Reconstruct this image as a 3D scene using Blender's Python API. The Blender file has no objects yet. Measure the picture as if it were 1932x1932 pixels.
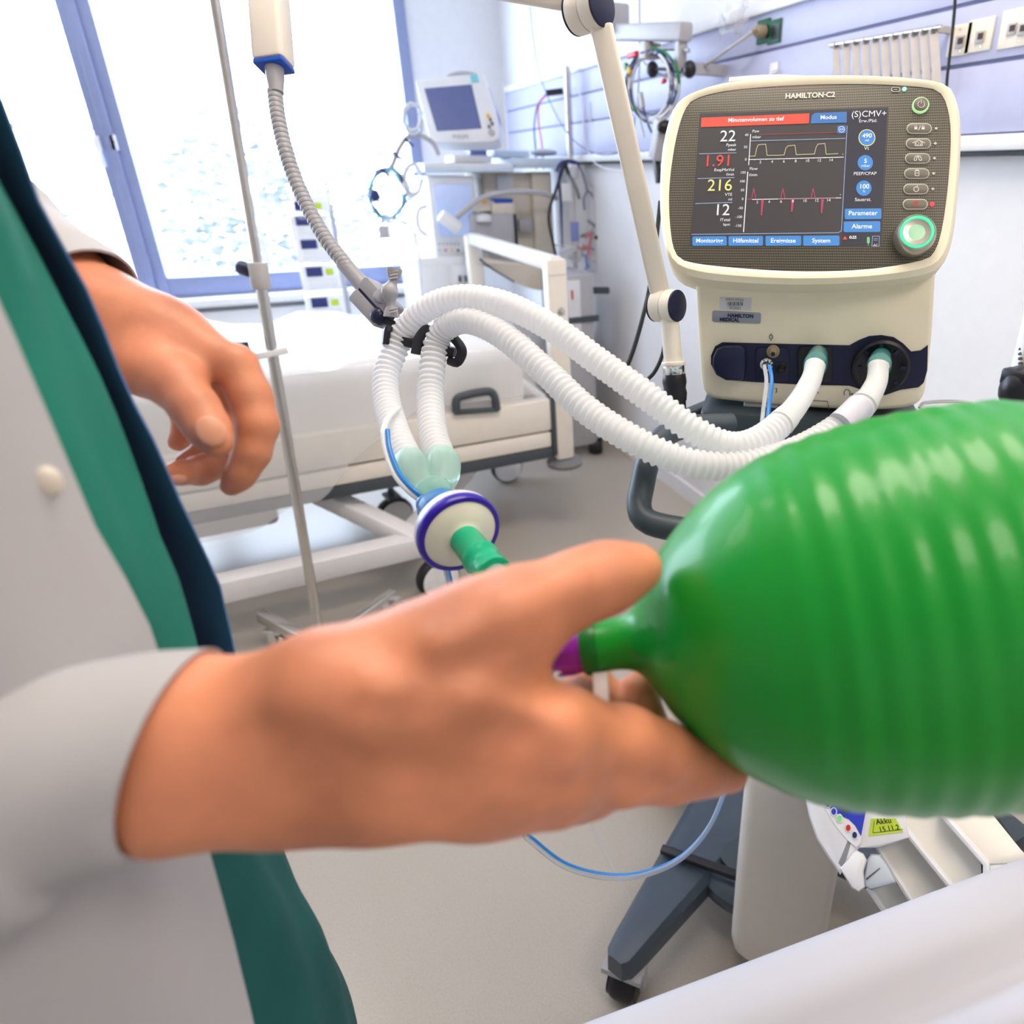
import bpy, bmesh, math, random
import numpy as np
from mathutils import Vector

random.seed(7)
rng = np.random.default_rng(7)
SC = bpy.context.scene
COL = SC.collection

# ------------------------------------------------------------------ camera
# 16 mm wide angle, looking down 24.5 deg, photo cropped to a square (lens shift)
F, PX, PY, H = 1270.0, 1200.0, 900.0, 1.3
YAW = math.radians(27.3)
PITCH = math.atan((900 - 322) / F)
fw = np.array([math.sin(YAW) * math.cos(PITCH), math.cos(YAW) * math.cos(PITCH), -math.sin(PITCH)])
rt = np.array([math.cos(YAW), -math.sin(YAW), 0.0])
up = np.cross(rt, fw)
CAM = np.array([0.0, 0.0, H])
cd = bpy.data.cameras.new('camera')
cam = bpy.data.objects.new('camera', cd)
COL.objects.link(cam)
cam.location = CAM
cam.rotation_euler = (math.pi / 2 - PITCH, 0, -YAW)
cd.sensor_width = 24.0
cd.sensor_height = 24.0
cd.lens = 24.0 * F / 1932
cd.shift_x = -(PX - 966) / 1932
cd.shift_y = -(966 - PY) / 1932
cd.clip_start = 0.02
cd.dof.use_dof = True
cd.dof.focus_distance = 0.74
cd.dof.aperture_fstop = 3.2
SC.camera = cam

# ------------------------------------------------------------------ world, lights, exposure
SC.view_settings.view_transform = 'Standard'
SC.view_settings.look = 'None'
SC.view_settings.exposure = 0.0
SC.view_settings.gamma = 1.0
SC.view_settings.use_curve_mapping = False
w = bpy.data.worlds.new('overcast_sky')
SC.world = w
w.use_nodes = True
bg = w.node_tree.nodes['Background']
bg.inputs[0].default_value = (0.68, 0.81, 1.0, 1)
bg.inputs[1].default_value = 12.5

def area(name, loc, sx, sy, power, col, rot=(0, 0, 0), spread=180):
    l = bpy.data.lights.new(name, 'AREA')
    l.shape = 'RECTANGLE'
    l.size, l.size_y, l.energy, l.color = sx, sy, power, col
    l.spread = math.radians(spread)
    o = bpy.data.objects.new(name, l)
    COL.objects.link(o)
    o.location, o.rotation_euler = loc, rot
    return o

CEIL = 2.75
# daylight entering through the window (sky side), shining into the room
pl0 = area('window_portal', (-0.95, 4.50, 1.60), 3.7, 1.84, 1, (1, 1, 1), (math.radians(-90), 0, 0)); pl0.data.cycles.is_portal = True
LAMPS = [(0.7, -0.75), (0.55, 0.75), (-0.9, 2.3)]

# ------------------------------------------------------------------ pixel helpers (used to measure real positions)
def ray(x, y): return fw + rt * (x - PX) / F - up * (y - PY) / F
def P(x, y, d): return CAM + ray(x, y) * d
def onz(x, y, z=0.0):
    r = ray(x, y); return CAM + r * ((z - H) / r[2])
def onx(x, y, X):
    r = ray(x, y); return CAM + r * (X / r[0])
def ony(x, y, Y):
    r = ray(x, y); return CAM + r * (Y / r[1])
def onplane(x, y, o, n):
    r = ray(x, y); return CAM + r * (np.dot(np.array(o) - CAM, n) / np.dot(r, n))
def proj(p):
    v = np.array(p) - CAM; z = v @ fw
    return PX + F * (v @ rt) / z, PY - F * (v @ up) / z, z
def nrm(v):
    v = np.array(v, float); return v / (np.linalg.norm(v) + 1e-12)
EX, EY, EZ = np.eye(3)

# ------------------------------------------------------------------ materials
def lin(c):
    return tuple((x / 12.92 if x <= 0.04045 else ((x + 0.055) / 1.055) ** 2.4) for x in c)
def s8(r, g, b): return lin((r / 255, g / 255, b / 255))
MATS = {}
def mat(name, col, rough=0.5, metal=0.0, var=0.05, scale=30.0, bump=0.0, bscale=200.0, trans=0.0, alpha=1.0,
        emit=None, estr=1.0, sss=0.0, sssr=(1, .3, .15), coat=0.0, sheen=0.0, spec=0.5, ior=1.45):
    m = bpy.data.materials.new(name); m.use_nodes = True
    nt = m.node_tree; b = nt.nodes['Principled BSDF']
    tc = nt.nodes.new('ShaderNodeTexCoord')
    n = nt.nodes.new('ShaderNodeTexNoise'); n.inputs['Scale'].default_value = scale
    n.inputs['Detail'].default_value = 3
    nt.links.new(tc.outputs['Object'], n.inputs['Vector'])
    r = nt.nodes.new('ShaderNodeValToRGB')
    r.color_ramp.elements[0].position = 0.3; r.color_ramp.elements[1].position = 0.7
    r.color_ramp.elements[0].color = (*[max(0, c * (1 - var)) for c in col], 1)
    r.color_ramp.elements[1].color = (*[min(1, c * (1 + var)) for c in col], 1)
    nt.links.new(n.outputs['Fac'], r.inputs['Fac'])
    nt.links.new(r.outputs['Color'], b.inputs['Base Color'])
    b.inputs['Roughness'].default_value = rough
    b.inputs['Metallic'].default_value = metal
    b.inputs['Transmission Weight'].default_value = trans
    b.inputs['Alpha'].default_value = alpha
    b.inputs['IOR'].default_value = ior
    b.inputs['Specular IOR Level'].default_value = spec
    b.inputs['Coat Weight'].default_value = coat
    b.inputs['Sheen Weight'].default_value = sheen
    if sss:
        b.inputs['Subsurface Weight'].default_value = sss
        b.inputs['Subsurface Radius'].default_value = sssr
        b.inputs['Subsurface Scale'].default_value = 0.006
    if emit is not None:
        b.inputs['Emission Color'].default_value = (*emit, 1)
        b.inputs['Emission Strength'].default_value = estr
    if bump:
        n2 = nt.nodes.new('ShaderNodeTexNoise'); n2.inputs['Scale'].default_value = bscale
        nt.links.new(tc.outputs['Object'], n2.inputs['Vector'])
        bp = nt.nodes.new('ShaderNodeBump'); bp.inputs['Strength'].default_value = bump
        bp.inputs['Distance'].default_value = 0.002
        nt.links.new(n2.outputs['Fac'], bp.inputs['Height'])
        nt.links.new(bp.outputs['Normal'], b.inputs['Normal'])
    MATS[name] = m
    return m
def glow(name, col, s=1.0):
    return mat(name, tuple(c * 0.15 for c in col), 0.4, emit=col, estr=s)

def translucent(name, fac, col):
    nt = MATS[name].node_tree; out = nt.nodes['Material Output']; b = nt.nodes['Principled BSDF']
    t = nt.nodes.new('ShaderNodeBsdfTranslucent'); t.inputs['Color'].default_value = (*col, 1)
    mx = nt.nodes.new('ShaderNodeMixShader'); mx.inputs[0].default_value = fac
    nt.links.new(b.outputs[0], mx.inputs[1]); nt.links.new(t.outputs[0], mx.inputs[2]); nt.links.new(mx.outputs[0], out.inputs['Surface'])

# ------------------------------------------------------------------ mesh builder
def frame_of(d):
    d = nrm(d); a = EZ if abs(d[2]) < 0.9 else EX
    x = nrm(np.cross(a, d)); return x, np.cross(d, x), d
def catmull(pts, n, closed=False):
    p = np.array(pts, float); m = len(p)
    if closed: q = np.vstack([p[-1], p, p[0], p[1]]); segs = m
    else: q = np.vstack([2 * p[0] - p[1], p, 2 * p[-1] - p[-2]]); segs = m - 1
    out = []
    per = 24
    for i in range(segs):
        a, b, c, d = q[i], q[i + 1], q[i + 2], q[i + 3]
        for k in range(per):
            t = k / per
            out.append(0.5 * (2 * b + (c - a) * t + (2 * a - 5 * b + 4 * c - d) * t * t + (3 * b - a - 3 * c + d) * t ** 3))
    if not closed: out.append(p[-1])
    else: out.append(out[0])
    out = np.array(out)
    L = np.concatenate([[0], np.cumsum(np.linalg.norm(np.diff(out, axis=0), axis=1))])
    s = np.linspace(0, L[-1], n + 1 if closed else n)
    r = np.stack([np.interp(s, L, out[:, j]) for j in range(p.shape[1])], 1)
    return r[:-1] if closed else r
def plen(pts): return float(np.linalg.norm(np.diff(np.array(pts), axis=0), axis=1).sum())

class MB:
    def __init__(s): s.v, s.f = [], []
    def add(s, v, f):
        o = len(s.v); s.v.extend([tuple(map(float, x)) for x in v]); s.f.extend([tuple(i + o for i in q) for q in f]); return s
    def loft(s, rings, cap0=True, cap1=True, closed=True):
        n = len(rings[0]); v = [p for r in rings for p in r]; f = []
        for k in range(len(rings) - 1):
            for i in range(n if closed else n - 1):
                j = (i + 1) % n
                f.append((k * n + i, k * n + j, (k + 1) * n + j, (k + 1) * n + i))
        if cap0: f.append(tuple(range(n - 1, -1, -1)))
        if cap1: f.append(tuple((len(rings) - 1) * n + i for i in range(n)))
        return s.add(v, f)
    def box(s, c, h, ax=(EX, EY, EZ), bev=0.0):
        c = np.array(c, float); ax = [np.array(a, float) for a in ax]
        bev = min(bev, 0.45 * min(h))
        if bev <= 0:
            v = [c + ax[0] * h[0] * i + ax[1] * h[1] * j + ax[2] * h[2] * k for k in (-1, 1) for j in (-1, 1) for i in (-1, 1)]
            return s.add(v, [(0, 2, 3, 1), (4, 5, 7, 6), (0, 1, 5, 4), (2, 6, 7, 3), (0, 4, 6, 2), (1, 3, 7, 5)])
        def ring(ix, z):
            hx, hy = h[0] - ix, h[1] - ix; b = bev
            p = []
            for (sx, sy, a0) in ((1, 1, 0), (-1, 1, 90), (-1, -1, 180), (1, -1, 270)):
                for a in (0, 30, 60, 90):
                    t = math.radians(a0 + a)
                    p.append(c + ax[0] * (sx * (hx - b) + b * math.cos(t)) + ax[1] * (sy * (hy - b) + b * math.sin(t)) + ax[2] * z)
            return p
        b = bev * 0.6
        return s.loft([ring(b, -h[2]), ring(b * .3, -h[2] + b * .3), ring(0, -h[2] + b), ring(0, h[2] - b), ring(b * .3, h[2] - b * .3), ring(b, h[2])])
    def box2(s, a, b, bev=0.0):
        a = np.array(a, float); b = np.array(b, float)
        return s.box((a + b) / 2, np.maximum(np.abs(b - a) / 2, 1e-4), bev=bev)
    def bar(s, a, b, w, h, upv=EZ, bev=0.0):
        a = np.array(a, float); b = np.array(b, float); d = nrm(b - a)
        x = nrm(np.cross(d, upv)); y = np.cross(x, d)
        return s.box((a + b) / 2, (w / 2, h / 2, np.linalg.norm(b - a) / 2), (x, y, d), bev)
    def tube(s, pts, r, seg=12, cap=True, flat=1.0):
        p = np.array(pts, float); n = len(p)
        r = np.full(n, r) if np.isscalar(r) else np.array(r)
        t = np.gradient(p, axis=0); t /= (np.linalg.norm(t, axis=1)[:, None] + 1e-12)
        x, y, _ = frame_of(t[0]); rings = []
        for i in range(n):
            x = nrm(x - t[i] * (x @ t[i])); y = np.cross(t[i], x)
            rings.append([p[i] + r[i] * (math.cos(a) * x + flat * math.sin(a) * y) for a in np.linspace(0, 2 * math.pi, seg, endpoint=False)])
        return s.loft(rings, cap, cap)
    def lathe(s, o, d, prof, seg=24, cap=(True, True)):
        x, y, d = frame_of(d); o = np.array(o, float)
        rings = [[o + d * t + r * (math.cos(a) * x + math.sin(a) * y) for a in np.linspace(0, 2 * math.pi, seg, endpoint=False)] for t, r in prof]
        return s.loft(rings, *cap)
    def cyl(s, a, b, r, seg=20, bev=0.0):
        a = np.array(a, float); b = np.array(b, float); L = np.linalg.norm(b - a)
        pr = [(0, r), (L, r)] if not bev else [(0, r - bev), (bev * .3, r - bev * .3), (bev, r), (L - bev, r), (L - bev * .3, r - bev * .3), (L, r - bev)]
        return s.lathe(a, b - a, pr, seg)
    def ell(s, c, r, ax=(EX, EY, EZ), nu=16, nv=10):
        c = np.array(c, float); rings = []
        for j in range(nv + 1):
            ph = -math.pi / 2 + math.pi * (0.02 + 0.96 * j / nv)
            rings.append([c + ax[0] * r[0] * math.cos(ph) * math.cos(a) + ax[1] * r[1] * math.cos(ph) * math.sin(a) + ax[2] * r[2] * math.sin(ph)
                          for a in np.linspace(0, 2 * math.pi, nu, endpoint=False)])
        return s.loft(rings)
    def sheet(s, g, th=0.002):
        g = np.array(g, float); a, b = g.shape[:2]
        du = np.gradient(g, axis=0); dv = np.gradient(g, axis=1)
        n = np.cross(du, dv); n /= (np.linalg.norm(n, axis=2)[..., None] + 1e-12)
        top = g + n * th / 2; bot = g - n * th / 2
        v = list(top.reshape(-1, 3)) + list(bot.reshape(-1, 3)); N = a * b; f = []
        for i in range(a - 1):
            for j in range(b - 1):
                q = (i * b + j, (i + 1) * b + j, (i + 1) * b + j + 1, i * b + j + 1)
                f.append(q); f.append(tuple(N + k for k in reversed(q)))
        for i in range(a - 1):
            for j in (0, b - 1):
                q = (i * b + j, (i + 1) * b + j, N + (i + 1) * b + j, N + i * b + j); f.append(q if j else q[::-1])
        for j in range(b - 1):
            for i in (0, a - 1):
                q = (i * b + j, i * b + j + 1, N + i * b + j + 1, N + i * b + j); f.append(q[::-1] if i else q)
        return s.add(v, f)
    def poly(s, pts, d, bev=0.0):
        """planar polygon extruded by vector d; optional inset bevel on the far (front) side"""
        p = np.array(pts, float); d = np.array(d, float)
        if not bev: return s.loft([p, p + d])
        c = p.mean(0); n = nrm(d); q = []
        m = len(p)
        for i in range(m):
            e = nrm(p[(i + 1) % m] - p[i - 1]); inn = np.cross(n, e)
            if inn @ (c - p[i]) < 0: inn = -inn
            q.append(inn)
        q = np.array(q)
        return s.loft([p, p + d - n * bev, p + d - n * bev * .3 + q * bev * .3, p + d + q * bev])
    def build(s, name, m, parent=None, angle=38, origin=None, kind=None):
        me = bpy.data.meshes.new(name)
        v = np.array(s.v, float)
        if origin is None:
            if parent is None: lo, hi = v.min(0), v.max(0); origin = np.array([(lo[0] + hi[0]) / 2, (lo[1] + hi[1]) / 2, lo[2]])
            else: origin = (v.min(0) + v.max(0)) / 2
        origin = np.array(origin, float)
        me.from_pydata((v - origin).tolist(), [], s.f)
        me.update()
        bm = bmesh.new(); bm.from_mesh(me); bmesh.ops.recalc_face_normals(bm, faces=bm.faces); bm.to_mesh(me); bm.free()
        me.polygons.foreach_set('use_smooth', [True] * len(me.polygons))
        me.set_sharp_from_angle(angle=math.radians(angle))
        me.materials.append(MATS[m] if isinstance(m, str) else m)
        o = bpy.data.objects.new(name, me); COL.objects.link(o)
        wl = WL(parent) if parent else np.zeros(3)
        o.location = origin - wl
        o['wl'] = origin.tolist()
        if parent: o.parent = parent
        if kind: o['kind'] = kind
        return o
def WL(o): return np.array(o['wl'])
def tag(o, label, cat, group=None):
    o['label'] = label; o['category'] = cat
    if group: o['group'] = group
    return o
def thing(name, loc, label, cat, group=None):
    o = bpy.data.objects.new(name, None); COL.objects.link(o); o.empty_display_size = 0.05
    o.location = loc; o['wl'] = [float(x) for x in loc]
    return tag(o, label, cat, group)
def struct(o): o['kind'] = 'structure'; return o
def dup(o, delta, label=None, parent=None, top=True):
    c = o.copy(); COL.objects.link(c)
    if parent is None:
        c.location = Vector(o.location) + Vector(delta); c['wl'] = (WL(o) + np.array(delta)).tolist()
    else: c.parent = parent
    if label: c['label'] = label
    for ch in [x for x in bpy.data.objects if x.parent == o]: dup(ch, delta, None, c)
    return c
def text_into(mb, s, size, o, ex, ey, align='CENTER', depth=0.0002, bold=0.0):
    cu = bpy.data.curves.new('t', 'FONT'); cu.body = s; cu.size = size; cu.align_x = align; cu.align_y = 'CENTER'
    cu.offset = bold; cu.resolution_u = 3
    ob = bpy.data.objects.new('t', cu); COL.objects.link(ob)
    me = ob.to_mesh()
    n = np.cross(ex, ey)
    vs = [np.array(o) + ex * v.co.x + ey * v.co.y + n * depth for v in me.vertices]
    mb.add(vs, [tuple(p.vertices) for p in me.polygons])
    ob.to_mesh_clear(); bpy.data.objects.remove(ob); bpy.data.curves.remove(cu)

# SDF body modelling: smooth union of tapered capsules, meshed with surface nets
def sdf_mesh(mb, prims, h):
    pr = [(np.array(a, float), ra, np.array(b, float), rb, k) for a, ra, b, rb, k in prims]
    lo = np.min([np.minimum(a - ra, b - rb) for a, ra, b, rb, k in pr], 0) - 3 * h
    hi = np.max([np.maximum(a + ra, b + rb) for a, ra, b, rb, k in pr], 0) + 3 * h
    n = np.ceil((hi - lo) / h).astype(int) + 1
    g = [lo[i] + h * np.arange(n[i], dtype=np.float32) for i in range(3)]
    D = np.full(n, 1.0, np.float32)
    for a, ra, b, rb, k in pr:
        m = 0.03
        l2 = np.minimum(a - ra, b - rb) - m; h2 = np.maximum(a + ra, b + rb) + m
        sl = tuple(slice(max(0, int((l2[i] - lo[i]) / h)), min(n[i], int((h2[i] - lo[i]) / h) + 2)) for i in range(3))
        X, Y, Z = np.meshgrid(g[0][sl[0]], g[1][sl[1]], g[2][sl[2]], indexing='ij')
        ab = b - a; L = ab @ ab + 1e-12
        t = np.clip(((X - a[0]) * ab[0] + (Y - a[1]) * ab[1] + (Z - a[2]) * ab[2]) / L, 0, 1)
        d = np.sqrt((X - a[0] - t * ab[0]) ** 2 + (Y - a[1] - t * ab[1]) ** 2 + (Z - a[2] - t * ab[2]) ** 2) - (ra + (rb - ra) * t)
        o = D[sl]; hh = np.maximum(k - np.abs(o - d), 0) / k
        D[sl] = np.minimum(o, d) - hh * hh * k * 0.25
    S = D < 0
    c = tuple(x - 1 for x in n)
    acc = np.zeros((*c, 3), np.float32); cnt = np.zeros(c, np.float32)
    offs = [(i, j, k) for i in (0, 1) for j in (0, 1) for k in (0, 1)]
    def sub(A, o): return A[o[0]:o[0] + c[0], o[1]:o[1] + c[1], o[2]:o[2] + c[2]]
    for o in offs:
        for ax in range(3):
            if o[ax]: continue
            q = list(o); q[ax] = 1
            A, B = sub(D, o), sub(D, q); cr = (A < 0) != (B < 0)
            t = np.where(cr, A / np.where(A - B == 0, 1, A - B), 0)
            for z in range(3):
                acc[..., z] += np.where(cr, o[z] + (t if z == ax else 0), 0)
            cnt += cr
    idx = np.full(c, -1, int); mk = cnt > 0; idx[mk] = np.arange(mk.sum())
    base = np.argwhere(mk)
    V = lo + h * (base + acc[mk] / cnt[mk][:, None])
    Fs = []
    for ax in range(3):
        u, v = (ax + 1) % 3, (ax + 2) % 3
        sa = [slice(0, n[i]) for i in range(3)]; sb = list(sa)
        sa[ax] = slice(0, n[ax] - 1); sb[ax] = slice(1, n[ax])
        E = np.argwhere(S[tuple(sa)] != S[tuple(sb)])
        E = E[(E[:, u] > 0) & (E[:, v] > 0) & (E[:, u] < n[u] - 1) & (E[:, v] < n[v] - 1)]
        def gi(du, dv):
            q = E.copy(); q[:, u] -= du; q[:, v] -= dv; return idx[q[:, 0], q[:, 1], q[:, 2]]
        Fs.append(np.stack([gi(0, 0), gi(1, 0), gi(1, 1), gi(0, 1)], 1))
    Fs = np.vstack(Fs)
    # two passes of smoothing
    for _ in range(3):
        sm = np.zeros_like(V); ct = np.zeros(len(V))
        for i in range(4):
            np.add.at(sm, Fs[:, i], V[Fs[:, (i + 1) % 4]] + V[Fs[:, (i - 1) % 4]]); np.add.at(ct, Fs[:, i], 2)
        V = 0.4 * V + 0.6 * sm / ct[:, None]
    mb.add(V, [tuple(int(i) for i in q) for q in Fs])
    return mb

# ------------------------------------------------------------------ palette
def floor_material():
    m = mat('vinyl_floor', s8(182, 174, 163), 0.24, var=0.05, scale=260, spec=0.6)
    nt = m.node_tree; b = nt.nodes['Principled BSDF']
    tc = nt.nodes.new('ShaderNodeTexCoord'); v = nt.nodes.new('ShaderNodeTexVoronoi'); v.inputs['Scale'].default_value = 170
    nt.links.new(tc.outputs['Object'], v.inputs['Vector'])
    r = nt.nodes.new('ShaderNodeValToRGB'); r.color_ramp.elements[0].position = 0.10; r.color_ramp.elements[1].position = 0.16
    r.color_ramp.elements[0].color = (0.72, 0.70, 0.68, 1); r.color_ramp.elements[1].color = (1, 1, 1, 1)
    nt.links.new(v.outputs['Distance'], r.inputs['Fac'])
    mx = nt.nodes.new('ShaderNodeMix'); mx.data_type = 'RGBA'; mx.blend_type = 'MULTIPLY'; mx.inputs[0].default_value = 0.6
    src = b.inputs['Base Color'].links[0].from_socket
    nt.links.new(src, mx.inputs[6]); nt.links.new(r.outputs['Color'], mx.inputs[7]); nt.links.new(mx.outputs[2], b.inputs['Base Color'])
floor_material()
mat('wall_paint', (0.80, 0.80, 0.82), 0.6, var=0.015, bump=0.05)
mat('wall_front_paint', (0.74, 0.69, 0.63), 0.7, var=0.02)
mat('ceiling_paint', (0.80, 0.78, 0.75), 0.8, var=0.01)
mat('duct_lavender', s8(186, 190, 220), 0.42, var=0.02)
mat('duct_groove', s8(120, 124, 160), 0.5)
mat('white_trim', (0.80, 0.81, 0.84), 0.4, var=0.02)
mat('black_rubber', (0.012, 0.012, 0.016), 0.5)
mat('black_plastic', (0.010, 0.010, 0.016), 0.38)
mat('window_alu', s8(140, 150, 188), 0.42, metal=0.2, var=0.03)
mat('handle_white', (0.85, 0.85, 0.87), 0.35)
mat('cream', s8(246, 238, 214), 0.38, var=0.02)
mat('cream_arm', s8(240, 232, 220), 0.36, var=0.02)
mat('bed_cream', s8(236, 230, 220), 0.4, var=0.02)
mat('bed_white', (0.80, 0.79, 0.80), 0.35, var=0.02)
mat('dark_grey', s8(70, 78, 86), 0.5)
mat('steel', (0.62, 0.60, 0.58), 0.24, metal=1.0, var=0.04, scale=80)
mat('chrome', (0.75, 0.75, 0.76), 0.14, metal=1.0)
mat('grey_plastic', s8(186, 184, 182), 0.42)
mat('goose_grey', s8(156, 156, 162), 0.36)
mat('machine_white', (0.74, 0.76, 0.80), 0.4, var=0.02)
mat('machine_beige', s8(222, 214, 200), 0.45, var=0.02)
mat('machine_grey', s8(176, 176, 182), 0.45, var=0.03)
mat('pale_blue', s8(196, 212, 228), 0.4)
mat('screen_slate', s8(70, 80, 120), 0.25, emit=s8(84, 92, 140), estr=0.5)
mat('screen_pale', s8(176, 192, 224), 0.25, emit=s8(150, 170, 220), estr=0.35)
mat('teal_label', s8(120, 200, 215), 0.5)
mat('navy_plastic', s8(20, 26, 62), 0.36, spec=0.5)
mat('blue_plastic', s8(30, 84, 190), 0.4)
mat('dark_blue', s8(36, 46, 110), 0.4)
mat('red_plastic', s8(210, 40, 48), 0.4)
mat('yellow_plastic', s8(232, 184, 40), 0.4)
mat('green_plastic', s8(40, 130, 70), 0.4)
mat('lime_label', s8(190, 214, 60), 0.6)
mat('outlet_green', s8(24, 92, 66), 0.45)
mat('outlet_cream', s8(238, 230, 214), 0.45)
mat('outlet_hole', s8(70, 50, 46), 0.6)
mat('tan_plug', s8(150, 136, 112), 0.5)
mat('white_cable', (0.72, 0.73, 0.78), 0.45)
mat('clear_film', (0.93, 0.94, 0.96), 0.10, alpha=0.24, var=0.02, bump=0.6, bscale=26, spec=0.8)
mat('clear_bag', (0.86, 0.87, 0.92), 0.14, alpha=0.22, var=0.05, spec=0.8)
mat('mattress_cloth', (0.84, 0.83, 0.82), 0.6, var=0.03, scale=6)
mat('bumper_grey', s8(120, 120, 124), 0.4)
mat('clip_white', s8(212, 206, 202), 0.4)
mat('bark', s8(120, 112, 110), 0.8)
mat('leaf', (0.15, 0.17, 0.18), 0.6, var=0.3, scale=4)
mat('facade', (0.78, 0.80, 0.84), 0.7)
g = mat('pane_glass', (1, 1, 1), 0.0, alpha=0.06, var=0)

# ------------------------------------------------------------------ room shell
XW, YW, XL, YF = 1.408, 4.45, -3.3, -2.4
fl = struct(MB().box2((XL - .1, YF - .1, -0.1), (XW + .1, YW + .1, 0)).build('floor', 'vinyl_floor'))
a, b = onz(1100, 1530), onz(1190, 1700)
a = a + (a - b) * 3
MB().bar(b + np.array([0, 0, .0002]), a + np.array([0, 0, .0002]), 0.003, 0.0006).build('floor_seam', 'machine_grey', fl)
struct(MB().box2((XW, YF - .1, 0), (XW + .1, YW + .1, CEIL)).build('wall_right', 'wall_paint'))
struct(MB().box2((XL - .1, YF - .1, 0), (XL, YW + .1, CEIL)).build('wall_left', 'wall_front_paint'))
struct(MB().box2((XL, YF - .1, 0), (XW, YF, CEIL)).build('wall_front', 'wall_front_paint'))
struct(MB().box2((XL - .1, YF - .1, CEIL), (XW + .1, YW + .1, CEIL + .1)).build('ceiling', 'ceiling_paint'))
WX0, WX1, WZ0, WZ1 = -2.9, ony(797, 304, YW)[0], 0.68, 2.52
mb = MB()
mb.box2((XL, YW, 0), (XW, YW + .1, WZ0)); mb.box2((XL, YW, WZ1), (XW, YW + .1, CEIL))
mb.box2((XL, YW, WZ0), (WX0, YW + .1, WZ1)); mb.box2((WX1, YW, WZ0), (XW, YW + .1, WZ1))
struct(mb.build('wall_back', 'wall_paint'))
# baseboard along the right wall, sill below the window
struct(MB().box2((XW - .012, YF, 0), (XW, YW, .07)).build('baseboard_right', 'white_trim'))
struct(MB().box2((WX0, YW - .16, WZ0 - .045), (WX1 + .12, YW, WZ0 - .005), bev=.006).build('trim_1', 'white_trim'))
struct(MB().box2((XL, YW - .10, .16), (WX1, YW, .60), bev=.004).build('trim_2', 'white_trim'))

# window with two casements
wl_ = struct(MB().box2((WX0, YW - .005, WZ1 - .07), (WX1, YW + .07, WZ1)).build('window_1', 'window_alu'))
m0, m1 = ony(106, 0, YW - .02)[0], ony(190, 0, YW - .02)[0]
m0b, m1b = ony(262, 550, YW - .02)[0], ony(302, 550, YW - .02)[0]
ma, mz = (m0 + m0b) / 2, (m1 + m1b) / 2
mm = ma + (mz - ma) * 0.50
RX = ony(742, 20, YW - .02)[0]
def fr(n, a, b, bev=.004): return MB().box2(a, b, bev=bev).build(n, 'window_alu', wl_)
fr('window_stile', (ma, YW - .030, WZ0), (mm - .006, YW + .05, WZ1 - .07))
fr('window_stile', (mm + .004, YW - .022, WZ0), (mz, YW + .05, WZ1 - .07))
fr('window_stile', (mm - .03, YW - .042, WZ0), (mm + .012, YW - .028, WZ1 - .07))
fr('window_stile', (RX, YW - .022, WZ0), (WX1, YW + .05, WZ1 - .07))
fr('window_stile', (WX0, YW - .022, WZ0), (WX0 + .1, YW + .05, WZ1 - .07))
sz = ony(420, 519, YW - .02)[2]
fr('window_rail', (WX0 + .1, YW - .022, WZ0), (ma, YW + .05, sz))
fr('window_rail', (mz, YW - .022, WZ0), (RX, YW + .05, sz))
for x0, x1 in ((WX0 + .1, ma), (mz, RX)):
    MB().box2((x0, YW + .008, sz), (x1, YW + .014, WZ1 - .07)).build('window_pane', 'pane_glass', wl_)
for px, py in ((183, 270), (214, 268)):
    p = ony(px, py, YW - .035)
    hb = MB(); hb.box(p + EZ * -.002, (.014, .007, .034), bev=.006); hh = hb.build('handle_plate', 'handle_white', wl_)
    if px < 200:
        hl = MB(); hl.bar(p + EY * -.02 + EZ * .0, p + EY * -.02 + EZ * -.105 + EX * .004, .018, .014, EY, .004); hl.cyl(p, p + EY * -.025, .008); hl.build('handle_lever', 'handle_white', hh)
    else:
        MB().cyl(p + EY * -.006, p + EY * -.010, .005).build('keyhole', 'black_plastic', hh)

# outside: balcony rails, pale trees, opposite building
for z0, n in ((ony(60, 240, 5.3)[2], 0), (ony(90, 370, 5.3)[2], 1)):
    tag(MB().box2((-3.4, 5.28, z0 - .012), (-0.42, 5.32, z0 + .012)).build('balcony_rail', 'facade'),
        ('upper' if n == 0 else 'lower') + ' pale horizontal balcony rail outside the left window pane', 'rail', 'balcony rails')
def tree(loc, hgt, rx, label, n=900, sd=1):
    r = np.random.default_rng(sd)
    t = thing('garden_tree', loc, label, 'tree', 'trees outside the window')
    L = np.array(loc, float)
    MB().tube([L, L + EZ * hgt * .4 + EX * .05, L + EZ * hgt * .8], [.09, .07, .03], 8).build('trunk', 'bark', t)
    mb = MB()
    for i in range(n):
        d = nrm(r.normal(size=3)); c = L + EZ * hgt * .68 + d * np.array([rx, rx, hgt * .36]) * r.uniform(.45, 1.05)
        x, y, _ = frame_of(r.normal(size=3)); q = r.uniform(.05, .11)
        mb.add([c - x * q, c + y * q * .5, c + x * q, c - y * q * .5], [(0, 1, 2, 3)])
    mb.build('foliage', 'leaf', t, kind='stuff')
tree((-0.1, 9.0, -1.6), 3.4, 1.0, 'pale leafy tree seen through the middle of the right window pane', 1100, 3)
tree((1.6, 11.0, -1.6), 3.0, 1.2, 'smaller pale tree outside near the right window frame', 700, 5)
tree((-2.6, 10.0, -1.6), 2.6, 1.0, 'faint pale tree outside behind the left window pane', 700, 8)
struct(MB().box2((-30, 4.8, -1.75), (30, 40, -1.6)).build('ground_outside', 'facade'))

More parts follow.
